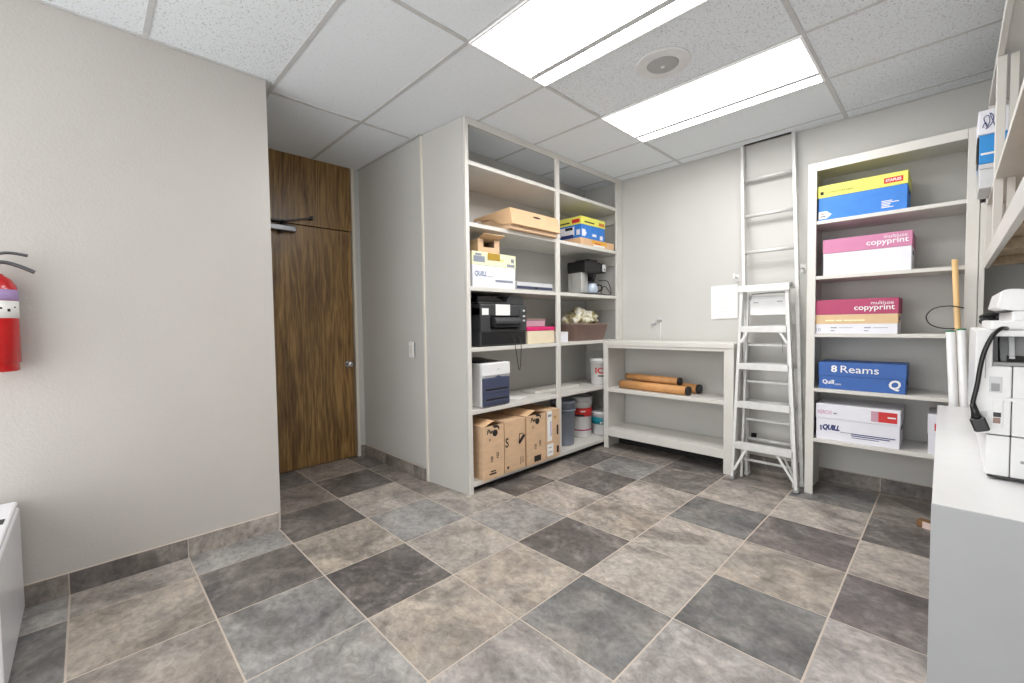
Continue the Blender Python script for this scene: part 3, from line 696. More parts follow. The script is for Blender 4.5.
# ---- cardboard cartons on the bottom shelf
def carton(label, y, w, h, d, xf, flaps, prints, rz=0.0):
    t = thing('cardboard_box', label, 'cardboard box', (xf, y, .087), R90 + rz, 'brown cartons on the bottom shelf')
    b = MB().box(-w / 2, w / 2, 0, .004, 0, h).box(-w / 2, w / 2, d - .004, d, 0, h).box(-w / 2, -w / 2 + .004, .004, d - .004, 0, h).box(w / 2 - .004, w / 2, .004, d - .004, 0, h).box(-w / 2 + .004, w / 2 - .004, .004, d - .004, 0, .004)
    if not flaps: b.box(-w / 2, w / 2, 0, d, h, h + .004)
    else: b.m(1).box(-w / 2 + .004, w / 2 - .004, .01, d - .01, h - .10, h - .05)
    b.build('box_body', ['carton', 'cartondark'], t, local=True)
    if flaps:
        MB().obox((-w / 2 + .055, d * .42, h + .014), (1, 0, .34), Y_, .115, d * .8, .004).build('flap', 'cartonlight', t, local=True)
        MB().obox((w / 2 - .045, d * .45, h + .012), (1, 0, -.18), Y_, .080, d * .8, .004).build('flap', 'cartondark', t, local=True)
        MB().obox((.0, d - .06, h + .018), X_, (0, 1, -.2), w * .9, .10, .004).build('flap', 'carton', t, local=True)
    if prints: prt(t, ['ink', 'paper', 'lilac', 'mustard', 'greyink'], prints)
    return t
def logo(m, x, z, s=1.0):
    m.m(0).text('Pw', (x - .072 * s, -.0003, z + .004), X_, (.25, 0, 1), .040 * s, .06 * s, .04)
    pts = [(x + .012 * s + .026 * s * math.cos(a), z + .006 + .026 * s * math.sin(a)) for a in [k * math.pi / 8 for k in range(16)]]
    m.prism(pts, 'y', -.0012, -.0002)
    m.prism([(x + .0 * s, z + .046 * s), (x - .012 * s, z + .064 * s), (x + .03 * s, z + .066 * s), (x + .058 * s, z + .045 * s), (x + .052 * s, z + .022 * s), (x + .038 * s, z + .044 * s)], 'y', -.0012, -.0002)
    m.decal((x - .05 * s, -.0003, z - .045 * s), X_, (.5, 0, 1), .010 * s, .016 * s)
def arrows(m, x, z, s=1.0):
    for dx, dz in ((-.028, -.010), (.03, .010)):
        m.m(0).decal((x + dx - .010 * s, -.0003, z + dz), X_, Z_, .020 * s, .006).decal((x + dx - .010 * s, -.0003, z + dz + .010), X_, Z_, .006 * s, .036).decal((x + dx + .003 * s, -.0003, z + dz + .014), X_, Z_, .007 * s, .030)
def p1(m): logo(m, .0, .335); arrows(m, .005, .135); m.decal((-.05, -.0003, .03), X_, Z_, .07, .012).decal((-.035, -.0003, .05), X_, Z_, .05, .010)
def p2(m):
    m.m(0).text('S', (-.105, -.0003, .20), X_, Z_, .075, .034, .02)
    m.decal((.045, -.0003, .20), X_, Z_, .008, .085).decal((.045, -.0003, .277), X_, Z_, .045, .008).decal((.055, -.0003, .20), (1, 0, .9), (-.9, 0, 1), .085, .028)
    m.decal((.06, -.0003, .035), X_, Z_, .006, .06).decal((.085, -.0003, .045), X_, Z_, .006, .05).decal((-.09, -.0003, .03), X_, Z_, .02, .02)
def p3(m): logo(m, .0, .345); arrows(m, .015, .130); m.decal((-.03, -.0003, .015), X_, Z_, .085, .05)
def p4(m):
    m.m(1).decal((-.078, -.0003, .02), X_, Z_, .082, .105).decal((-.075, -.0003, .15), X_, Z_, .062, .26)
    m.m(2).decal((-.034, -.0012, .19), X_, Z_, .012, .13).m(4).decal((-.06, -.0012, .05), X_, Z_, .05, .006).decal((-.06, -.0012, .09), X_, Z_, .04, .006).decal((-.065, -.0012, .36), X_, Z_, .045, .02)
    m.m(0).decal((.052, -.0003, .19), X_, Z_, .022, .085).decal((.05, -.0003, .03), X_, Z_, .028, .06)
    m.m(3).decal((.018, -.0003, .335), X_, Z_, .022, .022)
carton('open topped cardboard box nearest the door side of the bottom shelf', 2.181, .204, .400, .36, -2.386, True, p1, -.015)
carton('closed cardboard box between the two open topped cartons', 2.412, .228, .400, .40, -2.392, False, p2)
carton('open topped cardboard box next to the white labelled carton', 2.660, .232, .408, .38, -2.386, True, p3)
carton('cardboard box with white shipping labels beside the shelf centre post', 2.880, .182, .410, .38, -2.392, False, p4)

# ---- right bay of the shelving
t = thing('flat_carton', 'flat tan cardboard box under the yellow and blue paper box', 'cardboard box', (-2.435, 3.638, AS['s2'] + .001), R90)
MB().box(-.275, .298, 0, .34, 0, .068, .003).build('box_body', 'cartonlight', t, local=True)
prt(t, ['orange', 'white', 'red'], lambda m: (m.m(0).decal((-.09, -.0003, .022), X_, Z_, .25, .04), m.m(1).decal((-.07, -.0003, .004), X_, Z_, .20, .018), m.m(2).decal((-.05, -.0012, .03), X_, Z_, .10, .008)))
def ybp(t, w, h, lid):
    def fn(m):
        L = -w / 2
        m.m(0).decal((L + .05, -.0003, h - lid + .02), X_, (0, 0, 1), .16, .012)
        m.m(1).decal((w / 2 - .11, -.0003, h - lid + .016), X_, Z_, .095, .028).m(2).text('STAPLES', (w / 2 - .104, -.0012, h - lid + .022), X_, Z_, .014, .08)
        m.m(3).prism([(L + .012, .02), (L + .06, .02), (L + .085, .05), (L + .06, .085), (L + .012, .085)], 'y', .0018, .003)
        m.m(3).decal((-.02, .0024, .03), X_, Z_, .07, .025).decal((w / 2 - .09, .0024, .012), X_, Z_, .05, .04)
        # end facing the room
        u = Vector((0, -1, 0)); xx = L - .0001
        m.m(1).decal((xx, .11, h - lid + .016), u, Z_, .09, .036).m(0).decal((xx, .26, h - lid + .02), u, Z_, .12, .012)
        m.m(3).decal((xx + .003, .285, .03), u, Z_, .20, .085).m(4).decal((xx + .0022, .25, .012), u, (0, -.25, 1), .15, .030).m(3).decal((xx + .003, .06, .03), u, Z_, .04, .05)
    prt(t, ['ink', 'red', 'yellow', 'whitebox', 'navy'], fn)
ream('paper_box', 'blue paper box with yellow lid resting on the flat tan carton', 'paper box', (-2.445, 3.590, AS['s2'] + .070), R90, .40, .30, .205, .075, 'blue', 'yellow', ybp, group='boxes on the left shelving')

t = thing('coffee_maker', 'black and silver coffee maker with glass pot on the shelf', 'coffee maker', (-2.50, 3.68, AS['s3'] + .001), R90)
MB().box(-.12, .22, .0, .26, .0, .020, .006).build('base', 'black', t, local=True)
MB().box(-.110, .035, .10, .25, .021, .235, .012).box(-.118, -.055, .07, .20, .021, .232, .01).build('tower', 'metal', t, local=True)
MB().box(-.120, .150, .02, .25, .225, .340, .012).box(-.05, .10, .03, .20, .340, .362, .006).build('head', 'black', t, local=True)
MB().box(.151, .220, .01, .2, .232, .330, .010).build('control_head', 'black', t, local=True)
MB().box(.158, .214, .004, .012, .248, .320, .004).m(1).box(.176, .196, .001, .006, .262, .276, .002).build('control_panel', ['lightgrey', 'black'], t, local=True)
MB().lathe([(.001, 0), (.034, 0), (.055, .07), (.058, .085), (.001, .085)], (.085, .10, .150)).build('filter_basket', 'blackgloss', t, local=True)
pt = MB().lathe([(.001, 0), (.055, 0), (.062, .03), (.060, .07), (.045, .098), (.042, .108), (.001, .108)], (.10, .10, .021)).build('glass_pot', 'glasspot', t, local=True)
MB().tube([(.15, .07, .115), (.185, .045, .112), (.192, .04, .07), (.155, .065, .045)], .008).build('pot_handle', 'black', pt, local=True)
MB().lathe([(.001, .1085), (.044, .1085), (.040, .118), (.001, .120)], (.10, .10, .021)).build('pot_lid', 'black', pt, local=True)
q = [(-2.60, 3.90, AS['s3'] + .17), (-2.52, 3.93, AS['s3'] + .16), (-2.49, 3.945, AS['s3'] + .10), (-2.48, 3.95, AS['s3'] + .03), (-2.50, 3.93, AS['s3'] + .014), (-2.56, 3.935, AS['s3'] + .014), (-2.60, 3.945, AS['s3'] + .05), (-2.56, 3.95, AS['s3'] + .11), (-2.50, 3.945, AS['s3'] + .05), (-2.47, 3.94, AS['s3'] + .010)]
def smooth(P, n=6):
    P = [Vector(p) for p in P]; out = []
    for i in range(len(P) - 1):
        a, b, c_, d = P[max(i - 1, 0)], P[i], P[i + 1], P[min(i + 2, len(P) - 1)]
        for k in range(n):
            u = k / n; out.append(0.5 * ((2 * b) + (c_ - a) * u + (2 * a - 5 * b + 4 * c_ - d) * u * u + (3 * b - a - 3 * c_ + d) * u ** 3))
    return out + [P[-1]]
MB().tube(smooth(q), .0042, 8).build('power_cord', 'black', t)

t = thing('storage_tub', 'tapered brown plastic tub overfilled with crumpled bags', 'tub', (-2.435, 3.580, AS['s4'] + .001), R90)
def tub(m, w0, d0, w1, d1, h, th=.006, z0=0.0, r=.05, n=6):
    bmx = bmesh.new()
    def ring(w, d, z, rr_):
        out = []
        for cxs, cys, a0 in ((1, 1, 0), (-1, 1, 90), (-1, -1, 180), (1, -1, 270)):
            for k in range(n + 1):
                a = math.radians(a0 + 90 * k / n)
                out.append(bmx.verts.new((cxs * (w / 2 - rr_) + rr_ * math.cos(a), .17 + cys * (d / 2 - rr_) + rr_ * math.sin(a), z)))
        return out
    R = [ring(w0, d0, z0, r), ring(w1, d1, h, r), ring(w1 + .016, d1 + .016, h, r), ring(w1 + .016, d1 + .016, h + .008, r), ring(w1 - 2 * th, d1 - 2 * th, h + .008, r), ring(w0 - 2 * th, d0 - 2 * th, z0 + th, r)]
    for A_, B_ in zip(R[:-1], R[1:]):
        for i in range(len(A_)): bmx.faces.new((A_[i], A_[(i + 1) % len(A_)], B_[(i + 1) % len(A_)], B_[i]))
    bmx.faces.new(R[0][::-1]); bmx.faces.new(R[-1]); m._add(bmx, True); return m
tub(MB(), .47, .28, .535, .34, .155).build('tub_body', 'taupe', t, local=True)
def lump(cx_, cy_, cz, sx, sy, sz, seed, amp=.28, sub=4, freq=2.2):
    bmx = bmesh.new(); bmesh.ops.create_icosphere(bmx, subdivisions=sub, radius=1)
    for v in bmx.verts:
        d = v.co.normalized(); nz = mnoise.fractal(d * freq + Vector((seed, seed * 2.3, 0)), .9, 2.1, 4); rd = abs(mnoise.noise(d * freq * 2.3 + Vector((seed, 0, 9))))
        k = 1 + amp * nz - amp * .6 * rd
        v.co = Vector((cx_ + d.x * sx * k, cy_ + d.y * sy * k, cz + d.z * sz * k))
    return bmx
m = MB(); bq = lump(.0, .17, .180, .26, .13, .13, 3.1, .42)
for v in bq.verts:
    v.co.z = max(v.co.z, .06); v.co.x = max(-.245, min(.245, v.co.x)); v.co.y = max(.035, min(.305, v.co.y))
    if v.co.z < .168:
        k = .80; v.co.x *= k; v.co.y = .17 + (v.co.y - .17) * k
m._add(bq, True)
o = m.build('crumpled_bags', 'cloth', t, local=True)
o.parent = None; o.matrix_world = W[t].copy(); tag(o, 'crumpled olive and white plastic bags heaped in the brown tub', 'bags')
t = thing('small_box', 'small white box left of the brown tub', 'box', (-2.45, 3.12, AS['s4'] + .001), R90)
MB().box(-.05, .06, 0, .16, 0, .078, .003).build('box_body', 'whitebox', t, local=True)
MB().box(-.051, .061, -.001, .161, .079, .092, .003).build('lid', 'white', t, local=True)

def bucket(name, label, loc, r, h, mb, ml, deco, lid=.03, tap=.93, handle=True, cat='bucket'):
    t = thing(name, label, cat, loc, 0)
    MB().lathe([(.001, 0), (r * tap - .006, 0), (r * tap, .006), (r, h - lid), (r + .005, h - lid), (r + .005, h - lid + .006), (r - .004, h - lid + .006), (.001, h - lid + .006)]).build('bucket_body', mb, t, local=True)
    MB().lathe([(.001, h - lid + .007), (r + .006, h - lid + .007), (r + .007, h - .004), (r + .003, h), (r - .010, h), (r - .014, h - .006), (.001, h - .006)]).build('lid', ml, t, local=True)
    if deco: deco(t)
    if handle:
        MB().tube([Vector((r * 1.03 * math.cos(a), r * 1.03 * math.sin(a), h * .78 - .09 * math.sin(k / 12 * math.pi))) for k, a in enumerate([math.radians(-120 + 10 * q_ + 60) for q_ in range(13)])], .0025, 6).build('handle', 'metal', t, local=True)
    return t
def band(t, r, z0, z1, m_, name='band', e=.0012, k0=.93):
    MB().lathe([(r - .004, z0), (r + e, z0), (r + e, z1), (r - .004, z1)], seg=48).build(name, m_, t, local=True)
def curved_text(t, s, r, z, h, w, ang, m_, bold=.03, name='lettering'):
    vs, fs, asp = text_geo(s, bold); b = bmesh.new()
    V = [b.verts.new(((r) * math.cos(ang + (v.x - .5) * w / r), r * math.sin(ang + (v.x - .5) * w / r), z + v.y * h)) for v in vs]
    for f_ in fs:
        try: b.faces.new([V[i] for i in f_])
        except ValueError: pass
    m = MB(); m._add(b); m.build(name, m_, t, local=True)
def curved_bar(t, r, z, h, w, ang, m_, name='print_mark', n=8):
    b = bmesh.new(); lo = []; hi = []
    for k in range(n + 1):
        a = ang + (k / n - .5) * w / r
        lo.append(b.verts.new((r * math.cos(a), r * math.sin(a), z))); hi.append(b.verts.new((r * math.cos(a), r * math.sin(a), z + h)))
    for k in range(n): b.faces.new((lo[k], lo[k + 1], hi[k + 1], hi[k]))
    m = MB(); m._add(b); m.build(name, m_, t, local=True)
AF = math.radians(-52)
def d1(t): curved_text(t, 'ICE', .0995, .115, .06, .13, AF + .1, 'red'); curved_bar(t, .0985, .085, .012, .075, AF + .1, 'ink')
bucket('plastic_bucket', 'white bucket with red lettering alone on the shelf above the tubs', (-2.535, 3.82, AS['s5'] + .001), .098, .27, 'white', 'white', d1, lid=.045)
def d2(t):
    band(t, .1195, .215, .30, 'red', e=.001); curved_bar(t, .1212, .216, .022, .11, AF - .15, 'ink'); band(t, .1150, .07, .082, 'rose', 'stripe', e=.001)
    curved_bar(t, .1214, .262, .012, .05, AF + .2, 'white')
bucket('plastic_bucket', 'tall white bucket with wide red band behind the teal lidded tub', (-2.668, 3.655, .087), .1195, .41, 'white', 'lightgrey', d2, lid=.06, handle=False)
def d3(t): band(t, .1135, .115, .185, 'teal', e=.0012); curved_bar(t, .1154, .122, .020, .07, AF, 'white'); curved_bar(t, .1158, .126, .010, .05, AF, 'ink')
bucket('plastic_tub', 'short white tub with teal band at the right end of bottom shelf', (-2.540, 3.872, .087), .1135, .245, 'white', 'white', d3, lid=.04, cat='tub', handle=True)
t = thing('waste_bin', 'blue grey plastic waste bin beside the red banded bucket', 'waste bin', (-2.60, 3.285, .087))
MB().lathe([(.001, 0), (.098, 0), (.102, .01), (.117, .40), (.124, .402), (.125, .425), (.119, .428), (.113, .40), (.098, .012), (.001, .012)]).build('bin_body', 'greybin', t, local=True)
MB().lathe([(.118, .33), (.1245, .33), (.1245, .345), (.118, .345)]).build('rim_ring', 'greybin', t, local=True)

# ---- mailing tubes on the low bookcase
def mtube(label, p0, p1, r):
    p0, p1 = Vector(p0), Vector(p1); d = (p1 - p0).normalized()
    t = thing('mailing_tube', label, 'mailing tube', p0, 0, 'kraft mailing tubes on the low bookcase')
    MB().cyl(p0, p1, r, seg=32).build('tube', 'kraft', t)
    MB().cyl(p1 - d * .001, p1 + d * .022, r * 1.03, seg=32).build('end_cap', 'black', t)
    MB().cyl(p0 + d * .001, p0 - d * .012, r * 1.02, seg=32).build('end_cap', 'cartondark', t)
zs = .601
mtube('front brown mailing tube with black end cap, lying along the shelf edge', (-2.265, 3.80, zs + .040), (-1.605, 3.765, zs + .040), .039)
mtube('rear brown mailing tube whose capped end reaches furthest right', (-2.22, 4.00, zs + .042), (-1.575, 3.925, zs + .042), .041)
mtube('top brown mailing tube resting across the other two', (-2.25, 3.890, zs + .106), (-1.72, 3.855, zs + .104), .034)

# ---- notice, hooks, wall jack
t = thing('paper_notice', 'white printed notice sheets taped on back wall left of ladder', 'notice', (-1.408, YB, 1.415))
MB().obox((-.004, -.006, 0), (1, 0, .02), (0, 1, 0), .215, .004, .295, .001).build('back_sheet', 'paper', t, local=True)
MB().obox((.02, -.011, .004), (1, 0, 0), (0, 1, .01), .185, .003, .29, .001).build('front_sheet', 'white', t, local=True)
m = MB()
for k_ in range(9): m.decal((-.045, -.0130, .10 - k_ * .026), X_, Z_, .11 if k_ % 3 else .07, .003)
m.build('printing', 'lightgrey', t, local=True)
for x, z, lab in ((-2.071, 1.229, 'lower left small metal hook on the wall above low bookcase'), (-2.009, 1.267, 'upper right small metal hook on the wall above low bookcase')):
    t = thing('wall_hook', lab, 'hook', (x, YB, z), 0, 'small wall hooks')
    MB().box(-.012, .012, -.004, 0, -.018, .03, .001).build('plate', 'lightgrey', t, local=True)
    MB().box(-.022, .022, -.024, -.004, -.008, .002, .002).build('hook_arm', 'greyplastic', t, local=True)
pts = [(-2.0, YB - .004, 1.24), (-1.998, YB - .005, 1.15), (-2.0, YB - .006, 1.068)]
tag(MB().tube(pts, .004, 8).build('white_cable', 'white', None, org=pts[0]), 'thin white cable running down the wall from the upper hook', 'cable')
t = thing('wall_jack', 'small black wall socket low on wall behind the stepladder', 'wall socket', (-1.163, YB, .269))
MB().box(-.02, .02, -.012, 0, -.02, .02, .003).build('plate', 'black', t, local=True)
MB().box(-.008, .008, -.014, -.011, -.008, .008, .001).build('port', 'dark', t, local=True)

# ---- long straight ladder leaning up to the ceiling
LB0, LB1 = Vector((-1.135, 3.815, .002)), Vector((-.757, 3.815, .002)); LT0, LT1 = Vector((-1.258, 4.046, H - .008)), Vector((-.890, 4.046, H - .008))
t = thing('straight_ladder', 'tall aluminium straight ladder leaning from floor up to the ceiling', 'ladder', (-.95, 3.815, 0))
for a, b in ((LB0, LT0), (LB1, LT1)):
    dn = Vector((0, 1, .09))
    MB().bar(a, b, X_, .024, .055, .002).build('rail', 'alu', t)
    MB().obox(a + Vector((0, 0, .015)), X_, Y_, .030, .062, .028, .003).build('foot', 'alu', t)
z = 2.425
while z > .2:
    u = z / H; a, b = LB0.lerp(LT0, u), LB1.lerp(LT1, u)
    MB().cyl(a + X_ * .010, b - X_ * .010, .0145, seg=16).build('rung', 'alu', t); z -= .3048
for x, z, lab in ((-1.268, 1.62, 'small white ladder bracket on wall by the notice'), (-.856, 1.653, 'small white ladder bracket on wall near the tall bookcase')):
    q = thing('ladder_bracket', lab, 'bracket', (x - .035 if x < -1 else x + .035, YB, z), 0, 'wall brackets for the tall ladder')
    MB().box(-.014, .014, -.004, 0, -.03, .03, .001).build('plate', 'white', q, local=True)
    MB().box(-.008, .008, -.085, -.004, -.008, .006, .002).box(-.008, .008, -.090, -.082, -.008, .03, .002).build('hook_arm', 'white', q, local=True)

# ---- stepladder, folded, leaning against the tall ladder
t = thing('stepladder', 'folded aluminium stepladder standing in front of the tall ladder', 'stepladder', (-.99, 3.66, 0))
FB0, FB1 = Vector((-1.188, 3.648, .002)), Vector((-.760, 3.655, .002)); FT0, FT1 = Vector((-1.168, 3.785, 1.50)), Vector((-.862, 3.785, 1.50))
for a, b, s_ in ((FB0, FT0, 1), (FB1, FT1, -1)):
    MB().bar(a, b, X_, .022, .058, .002).build('front_rail', 'alu', t)
    MB().obox(a + Vector((0, 0, .012)), X_, Y_, .034, .07, .022, .003).build('rubber_foot', 'greyplastic', t)
    a2, b2 = a + Vector((s_ * .036, .085, 0)), b + Vector((s_ * .022, .058, -.05))
    MB().bar(a2, b2, X_, .018, .022, .002).build('rear_rail', 'alu', t)
def onF(z): u = z / 1.5; return FB0.lerp(FT0, u), FB1.lerp(FT1, u)
for z in (1.175, .885, .585, .265):
    a, b = onF(z)
    st = MB().box(a.x + .012, b.x - .012, a.y - .034, a.y + .034, z + .02, z + .028, .001).box(a.x + .012, b.x - .012, a.y - .038, a.y - .032, z - .018, z + .030, .002).box(a.x + .012, b.x - .012, a.y + .030, a.y + .034, z - .004, z + .028, .001)
    for k_ in range(5): st.box(a.x + .016, b.x - .016, a.y - .028 + k_ * .012, a.y - .025 + k_ * .012, z + .028, z + .0305)
    st.build('step', 'alu', t)
    MB().box(a.x + .03, b.x - .03, a.y + .072, a.y + .082, z - .13, z - .112, .002).build('rear_brace', 'alu', t)
a, b = onF(1.49)
MB().box(a.x - .022, b.x + .022, a.y - .045, a.y + .085, 1.50, 1.524, .004).box(a.x - .022, b.x + .022, a.y - .047, a.y - .041, 1.472, 1.522, .002).build('top_cap', 'alu', t)
MB().obox((b.x + .026, b.y - .008, 1.515), X_, Y_, .010, .03, .035, .004).build('hinge', 'greyplastic', t)
a, b = onF(1.36)
sh = MB().box(a.x + .045, b.x - .02, a.y + .045, a.y + .055, 1.29, 1.435, .003).build('pail_shelf', 'white', t)
MB().box(a.x + .07, a.x + .105, a.y + .042, a.y + .046, 1.385, 1.392).build('shelf_slot', 'greyplastic', sh)
MB().box(b.x - .085, b.x - .05, a.y + .042, a.y + .046, 1.390, 1.397).build('shelf_slot', 'greyplastic', sh)
MB().tube(smooth([(a.x + .05, a.y + .038, 1.41), (a.x + .055, a.y + .038, 1.44), (a.x + .09, a.y + .038, 1.456), (b.x - .05, a.y + .038, 1.462), (b.x - .018, a.y + .038, 1.456)], 4), .005, 8).build('spreader_bar', 'greyplastic', t)
for (p, q_) in (((onF(.075)[0]) + Vector((.012, -.030, 0)), Vector((-1.095, 3.645, .25))), ((onF(.075)[1]) + Vector((-.012, -.030, 0)), Vector((-.885, 3.645, .25)))):
    MB().bar(p, q_, (0, 1, 0), .004, .018, 0).build('brace', 'alu', t)
for i_ in (0, 1):
    p = onF(1.075)[i_] + Vector(((.012, -.012)[i_], -.030, 0)); q_ = onF(1.155)[i_] + Vector(((.055, -.055)[i_], -.030, 0))
    MB().bar(p, q_, (0, 1, 0), .004, .018, 0).build('brace', 'alu', t)
p = onF(.07)[1]; MB().bar(p + Vector((-.02, .05, 0)), Vector((-.87, 3.73, .24)), (0, 1, 0), .004, .014).build('brace', 'alu', t)
cd = [onF(1.15)[1] + Vector((-.05, .03, 0)), onF(1.09)[1] + Vector((-.055, .03, 0)), onF(1.0)[1] + Vector((-.06, .03, 0))]
MB().tube(cd, .002, 6).build('cord', 'greyplastic', t)

# ---- fire extinguisher on the left wall
t = thing('fire_extinguisher', 'red fire extinguisher hung on left wall at the frame edge', 'fire extinguisher', (-2.80, -.266, 1.075))
MB().lathe([(.001, .0), (.056, .0), (.060, .004), (.060, .035), (.066, .037), (.066, .335), (.063, .362), (.050, .388), (.030, .405), (.026, .412), (.001, .412)]).build('cylinder', 'redpaint', t, local=True)
lb = MB().lathe([(.064, .225), (.0668, .225), (.0668, .298), (.064, .298)], seg=48).build('label', 'paper', t, local=True)
curved_bar(t, .0674, .252, .012, .010, math.radians(38), 'ink'); curved_bar(t, .0674, .268, .006, .008, math.radians(58), 'ink'); curved_bar(t, .0674, .262, .008, .014, math.radians(15), 'ink')
MB().lathe([(.064, .30), (.0669, .30), (.0669, .345), (.060, .345)], seg=48).build('upper_label', 'lilac', t, local=True)
MB().lathe([(.001, .412), (.020, .412), (.018, .44), (.021, .442), (.021, .462), (.001, .462)]).build('valve', 'metal', t, local=True)
MB().tube(smooth([(0, -.02, .455), (0, .03, .462), (0, .075, .448), (0, .118, .425)], 4), .008, 8, ).build('carry_handle', 'steel', t, local=True)
MB().tube(smooth([(0, -.015, .475), (0, .02, .498), (0, .055, .503), (0, .10, .496)], 4), .0065, 8).build('squeeze_lever', 'steel', t, local=True)
MB().cyl((.022, 0, .452), (.034, 0, .452), .016).build('gauge', 'white', t, local=True)
MB().box(-.08, -.062, -.03, .03, .20, .36, .002).build('wall_bracket', 'black', t, local=True)

# ---- white appliance by the left wall
t = thing('office_appliance', 'glossy white box shaped appliance against left wall at the frame edge', 'appliance', (-2.52, -.50, 0))
MB().box(-2.85, -2.165, -.78, -.236, .015, .475, .012, 3).build('case', 'whitegloss', t)
MB().box(-2.846, -2.169, -.776, -.240, .477, .500, .008).build('top_cover', 'whitegloss', t)
MB().box(-2.60, -2.54, -.30, -.255, .4985, .503, .002).build('latch', 'black', t)
for x in (-2.80, -2.21):
    for y in (-.74, -.28): MB().cyl((x, y, .001), (x, y, .016), .018).build('foot', 'black', t)

# ---- copier on the counter
t = thing('copier', 'large white office copier standing on the white counter', 'copier', (.34, 2.3, .751))
F = 1.975
cab = MB().box(.078, .1275, F + .004, 2.62, .764, .886, .003).box(.1295, .575, F + .003, 2.62, .764, .886, .003).build('lower_cabinet', 'white', t)
for x in (.10, .54):
    for y in (2.02, 2.56): MB().cyl((x, y, .751), (x, y, .766), .016).build('foot', 'black', t)
MB().box(.095, .17, F + .01, F + .05, .756, .764).build('skid', 'charcoal', t)
MB().box(.149, .160, F, F + .004, .810, .818, .001).build('latch', 'greyplastic', cab)
up = MB()
up.box(.052, .1275, F, 2.66, .890, 1.098, .004).box(.1295, .575, F, 2.66, .890, 1.098, .003)
up.box(.052, .088, F, 2.12, 1.094, 1.205, .003).box(.052, .575, 2.12, 2.66, 1.094, 1.205, .004).box(.088, .575, F + .002, 2.12, 1.188, 1.205, .002)
body = up.build('body', 'white', t)
MB().box(.089, .575, F + .006, 2.118, 1.099, 1.110, .001).m(1).box(.118, .30, F + .03, F + .06, 1.1101, 1.128, 0).m(2).prism([(.0885, 1.111), (.100, 1.111), (.097, 1.187), (.0885, 1.187)], 'y', F + .02, 2.1).build('side_tray', ['greyplastic', 'dark', 'black'], t)
MB().prism([(F + .04, 1.111), (2.118, 1.111), (2.118, 1.187), (F + .085, 1.187)], 'x', .104, .57, .002).build('tray_cover', 'greyplastic', t)
MB().prism([(F + .025, 1.12), (F + .04, 1.12), (F + .086, 1.187), (F + .07, 1.187)], 'x', .122, .134, .001).build('paper_guide', 'lightgrey', t)
MB().box(.082, .108, F - .003, F + .002, 1.018, 1.066, .001).m(1).box(.086, .104, F - .0036, F + .002, 1.022, 1.046, .001).build('vent_panel', ['lightgrey', 'greyplastic'], t)
MB().box(.064, .083, F - .003, F + .002, .938, .962, .001).m(1).box(.067, .080, F - .0036, F + .002, .941, .959, .001).build('service_panel', ['white', 'lightgrey'], t)
MB().box(.0895, .1115, F - .004, F + .002, .914, .994, .001).m(1).box(.092, .108, F - .0055, F, .944, .958, .001).m(2).box(.092, .107, F - .0052, F, .925, .942, .001).build('power_inlet', ['white', 'black', 'taupe'], t)
MB().box(.112, .35, F - .006, F + .002, .994, 1.004, .001).build('trim_ledge', 'white', t)
MB().lathe([(.001, 0), (.005, 0), (.004, .003), (.001, .003)]).build('button', 'black', t).location = Vector((.142, F - .001, .902)) - Vector((.34, 2.3, .751))
MB().box(.073, .0745, F - .002, F + .002, 1.06, 1.17).build('door_gap', 'greyplastic', t)
MB().box(.084, .575, 2.03, 2.62, 1.206, 1.234, .006).box(.130, .575, 2.06, 2.62, 1.230, 1.263, .004).build('scanner', 'white', t)
MB().prism([(.098, 1.276), (.109, 1.330), (.125, 1.336), (.20, 1.330), (.575, 1.300), (.575, 1.264), (.14, 1.264)], 'y', 2.12, 2.60, .004).build('document_feeder', 'white', t)
MB().box(.12, .57, 2.13, 2.59, 1.2625, 1.2645).build('feeder_gap', 'charcoal', t)
# dark cable bundle at the back of the copier
pp = []
for k_ in range(60): a = k_ * .55; pp.append((.112 + .030 * math.cos(a), 2.648 + .010 * math.sin(a * 1.1), 1.224 + .034 * abs(math.sin(a * .37)) + .006 * math.cos(a)))
pp += [(.125, 2.645, 1.226), (.15, 2.645, 1.236), (.18, 2.645, 1.226)]
tag(MB().tube(smooth(pp, 3), .0055, 7).build('cable_bundle', 'black', None, org=(.09, 2.635, 1.206)), 'tangled black cable bundle on top of copier at its back', 'cable')
cpts = [(.115, 2.0, 1.212), (.102, 1.968, 1.211), (.086, 1.955, 1.192), (.071, 1.951, 1.147), (.063, 1.95, 1.101), (.057, 1.95, 1.04), (.0505, 1.95, .995), (.049, 1.95, .978)]
t = thing('power_cord', 'thick black power cord with plug hanging down the copier side', 'power cord', cpts[0])
MB().tube(smooth(cpts, 6), .0058, 12).build('cord', 'black', t)
pa, pb, pc = Vector((.049, 1.95, .980)), Vector((.058, 1.95, .940)), Vector((.071, 1.95, .900))
MB().tube([pa, pa.lerp(pb, .5), pb], .008, 12, [.0075, .009, .013]).build('strain_relief', 'black', t)
MB().bar(pb, pc, X_, .034, .024, .004).build('plug', 'black', t)

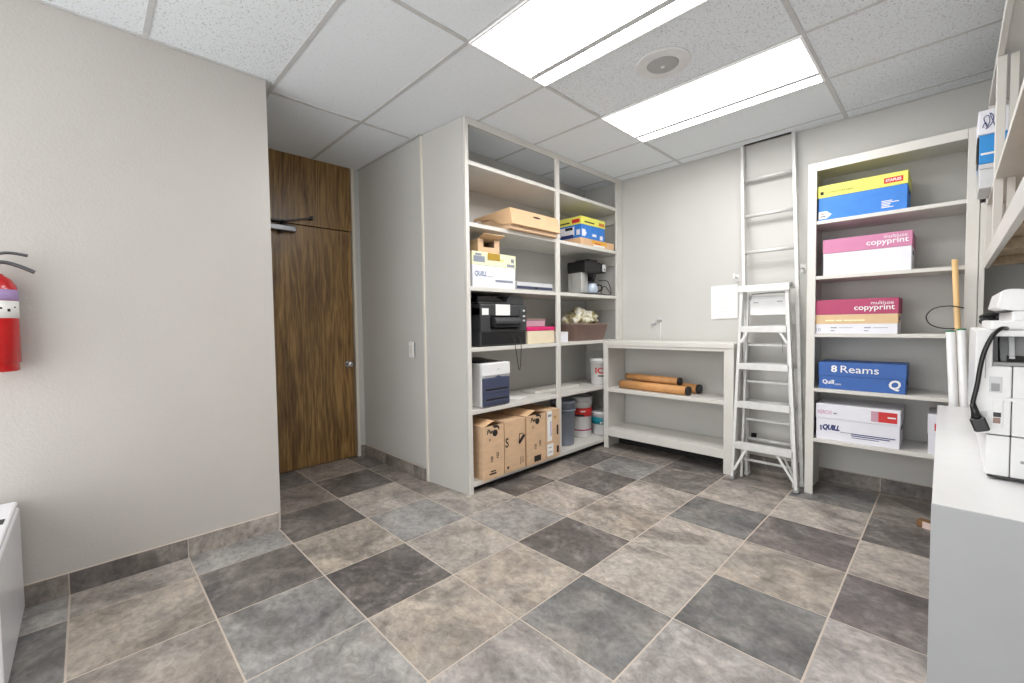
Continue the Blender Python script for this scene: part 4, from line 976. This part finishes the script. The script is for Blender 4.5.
# ---- paper rolls, dowel and cable loop between counter and bookcase
def roll(label, b, tp, r):
    b, tp = Vector(b), Vector(tp); d = (tp - b).normalized()
    t = thing('paper_roll', label, 'paper roll', b, 0, 'white paper rolls behind the counter')
    MB().cyl(b, tp, r, seg=28).build('roll', 'white', t)
    MB().cyl(tp - d * .005, tp + d * .002, r * 1.02, seg=28).m(1).cyl(tp + d * .002, tp + d * .003, r * .6, seg=20).build('end_ring', ['green', 'dark'], t)
roll('left white paper roll with green end ring leaning behind the counter', (.050, 3.575, .003), (-.005, 3.575, 1.172), .0202)
roll('right white paper roll with green end ring beside the wooden dowel', (.0925, 3.580, .003), (.0365, 3.580, 1.182), .0202)
tag(MB().cyl((.080, 3.632, .003), (.004, 3.632, 1.585), .0145, .0135, seg=20).build('wooden_dowel', 'dowel', None, org=(.08, 3.632, 0)), 'pale wooden dowel standing upright behind the white paper rolls', 'dowel')
lp = smooth([(.046, 3.606, 1.302), (-.010, 3.602, 1.316), (-.072, 3.60, 1.306), (-.106, 3.60, 1.266), (-.100, 3.60, 1.224), (-.070, 3.602, 1.197), (-.024, 3.604, 1.185), (.014, 3.604, 1.186)], 6)
tag(MB().tube(lp, .0032, 8).build('cable_loop', 'black', None, org=lp[0]), 'thin black cable looping out from behind the wooden dowel', 'cable')
t = thing('wood_block', 'small brown and pinkish scrap block lying on floor beside counter', 'block', (-.080, 3.548, .001), -.30)
MB().obox((0, 0, .022), X_, Y_, .085, .05, .040, .004).build('block', 'cartondark', t, local=True)
MB().obox((.014, -.0268, .022), X_, Y_, .054, .003, .038).build('label', 'blush', t, local=True)

# ---- boxes sticking out of the overhead shelving
t = thing('carton', 'grey white carton under the sky blue box on overhead shelving', 'box', (.17, 3.40, 1.899))
MB().box(.082, .31, 3.29, 3.58, 1.899, 1.995, .003).build('box_body', 'lightgrey', t)
MB().box(.080, .312, 3.288, 3.582, 1.996, 2.02, .002).build('lid', 'lightgrey', t)
t = thing('paper_box', 'sky blue box with white lid high on overhead shelving', 'paper box', (.17, 3.40, 2.022), 0, 'boxes on the overhead shelving')
MB().box(.080, .31, 3.288, 3.58, 2.0215, 2.165, .003).build('box_body', 'skyblue', t)
MB().box(.074, .314, 3.282, 3.586, 2.165, 2.285, .003).build('lid', 'whitebox', t)
m = MB()
sc = [(.088, 2.20), (.098, 2.225), (.104, 2.20), (.092, 2.245), (.108, 2.255), (.112, 2.22), (.100, 2.19), (.118, 2.21), (.125, 2.245), (.112, 2.265), (.13, 2.20)]
m.tube(smooth([(x, 3.281, z) for x, z in sc], 3), .0016, 6)
m.m(1).decal((.085, 3.2875, 2.065), X_, Z_, .09, .010)
m.m(2).box(.0725, .0738, 3.30, 3.45, 2.06, 2.16).box(.0745, .0795, 3.30, 3.45, 2.03, 2.16)
m.build('printing', ['navy', 'white', 'black'], t)

# ------------------------------------------------------------------ added white world light, entering where the wall is left out, colour management
w = bpy.data.worlds.new('world'); SC.world = w; w.use_nodes = True
bg = w.node_tree.nodes['Background']; bg.inputs['Color'].default_value = (0.99, 0.995, 0.995, 1); bg.inputs['Strength'].default_value = 2.2
vs = SC.view_settings; vs.view_transform = 'Standard'; vs.look = 'None'; vs.exposure = 0.62; vs.gamma = 1.0; vs.use_curve_mapping = False
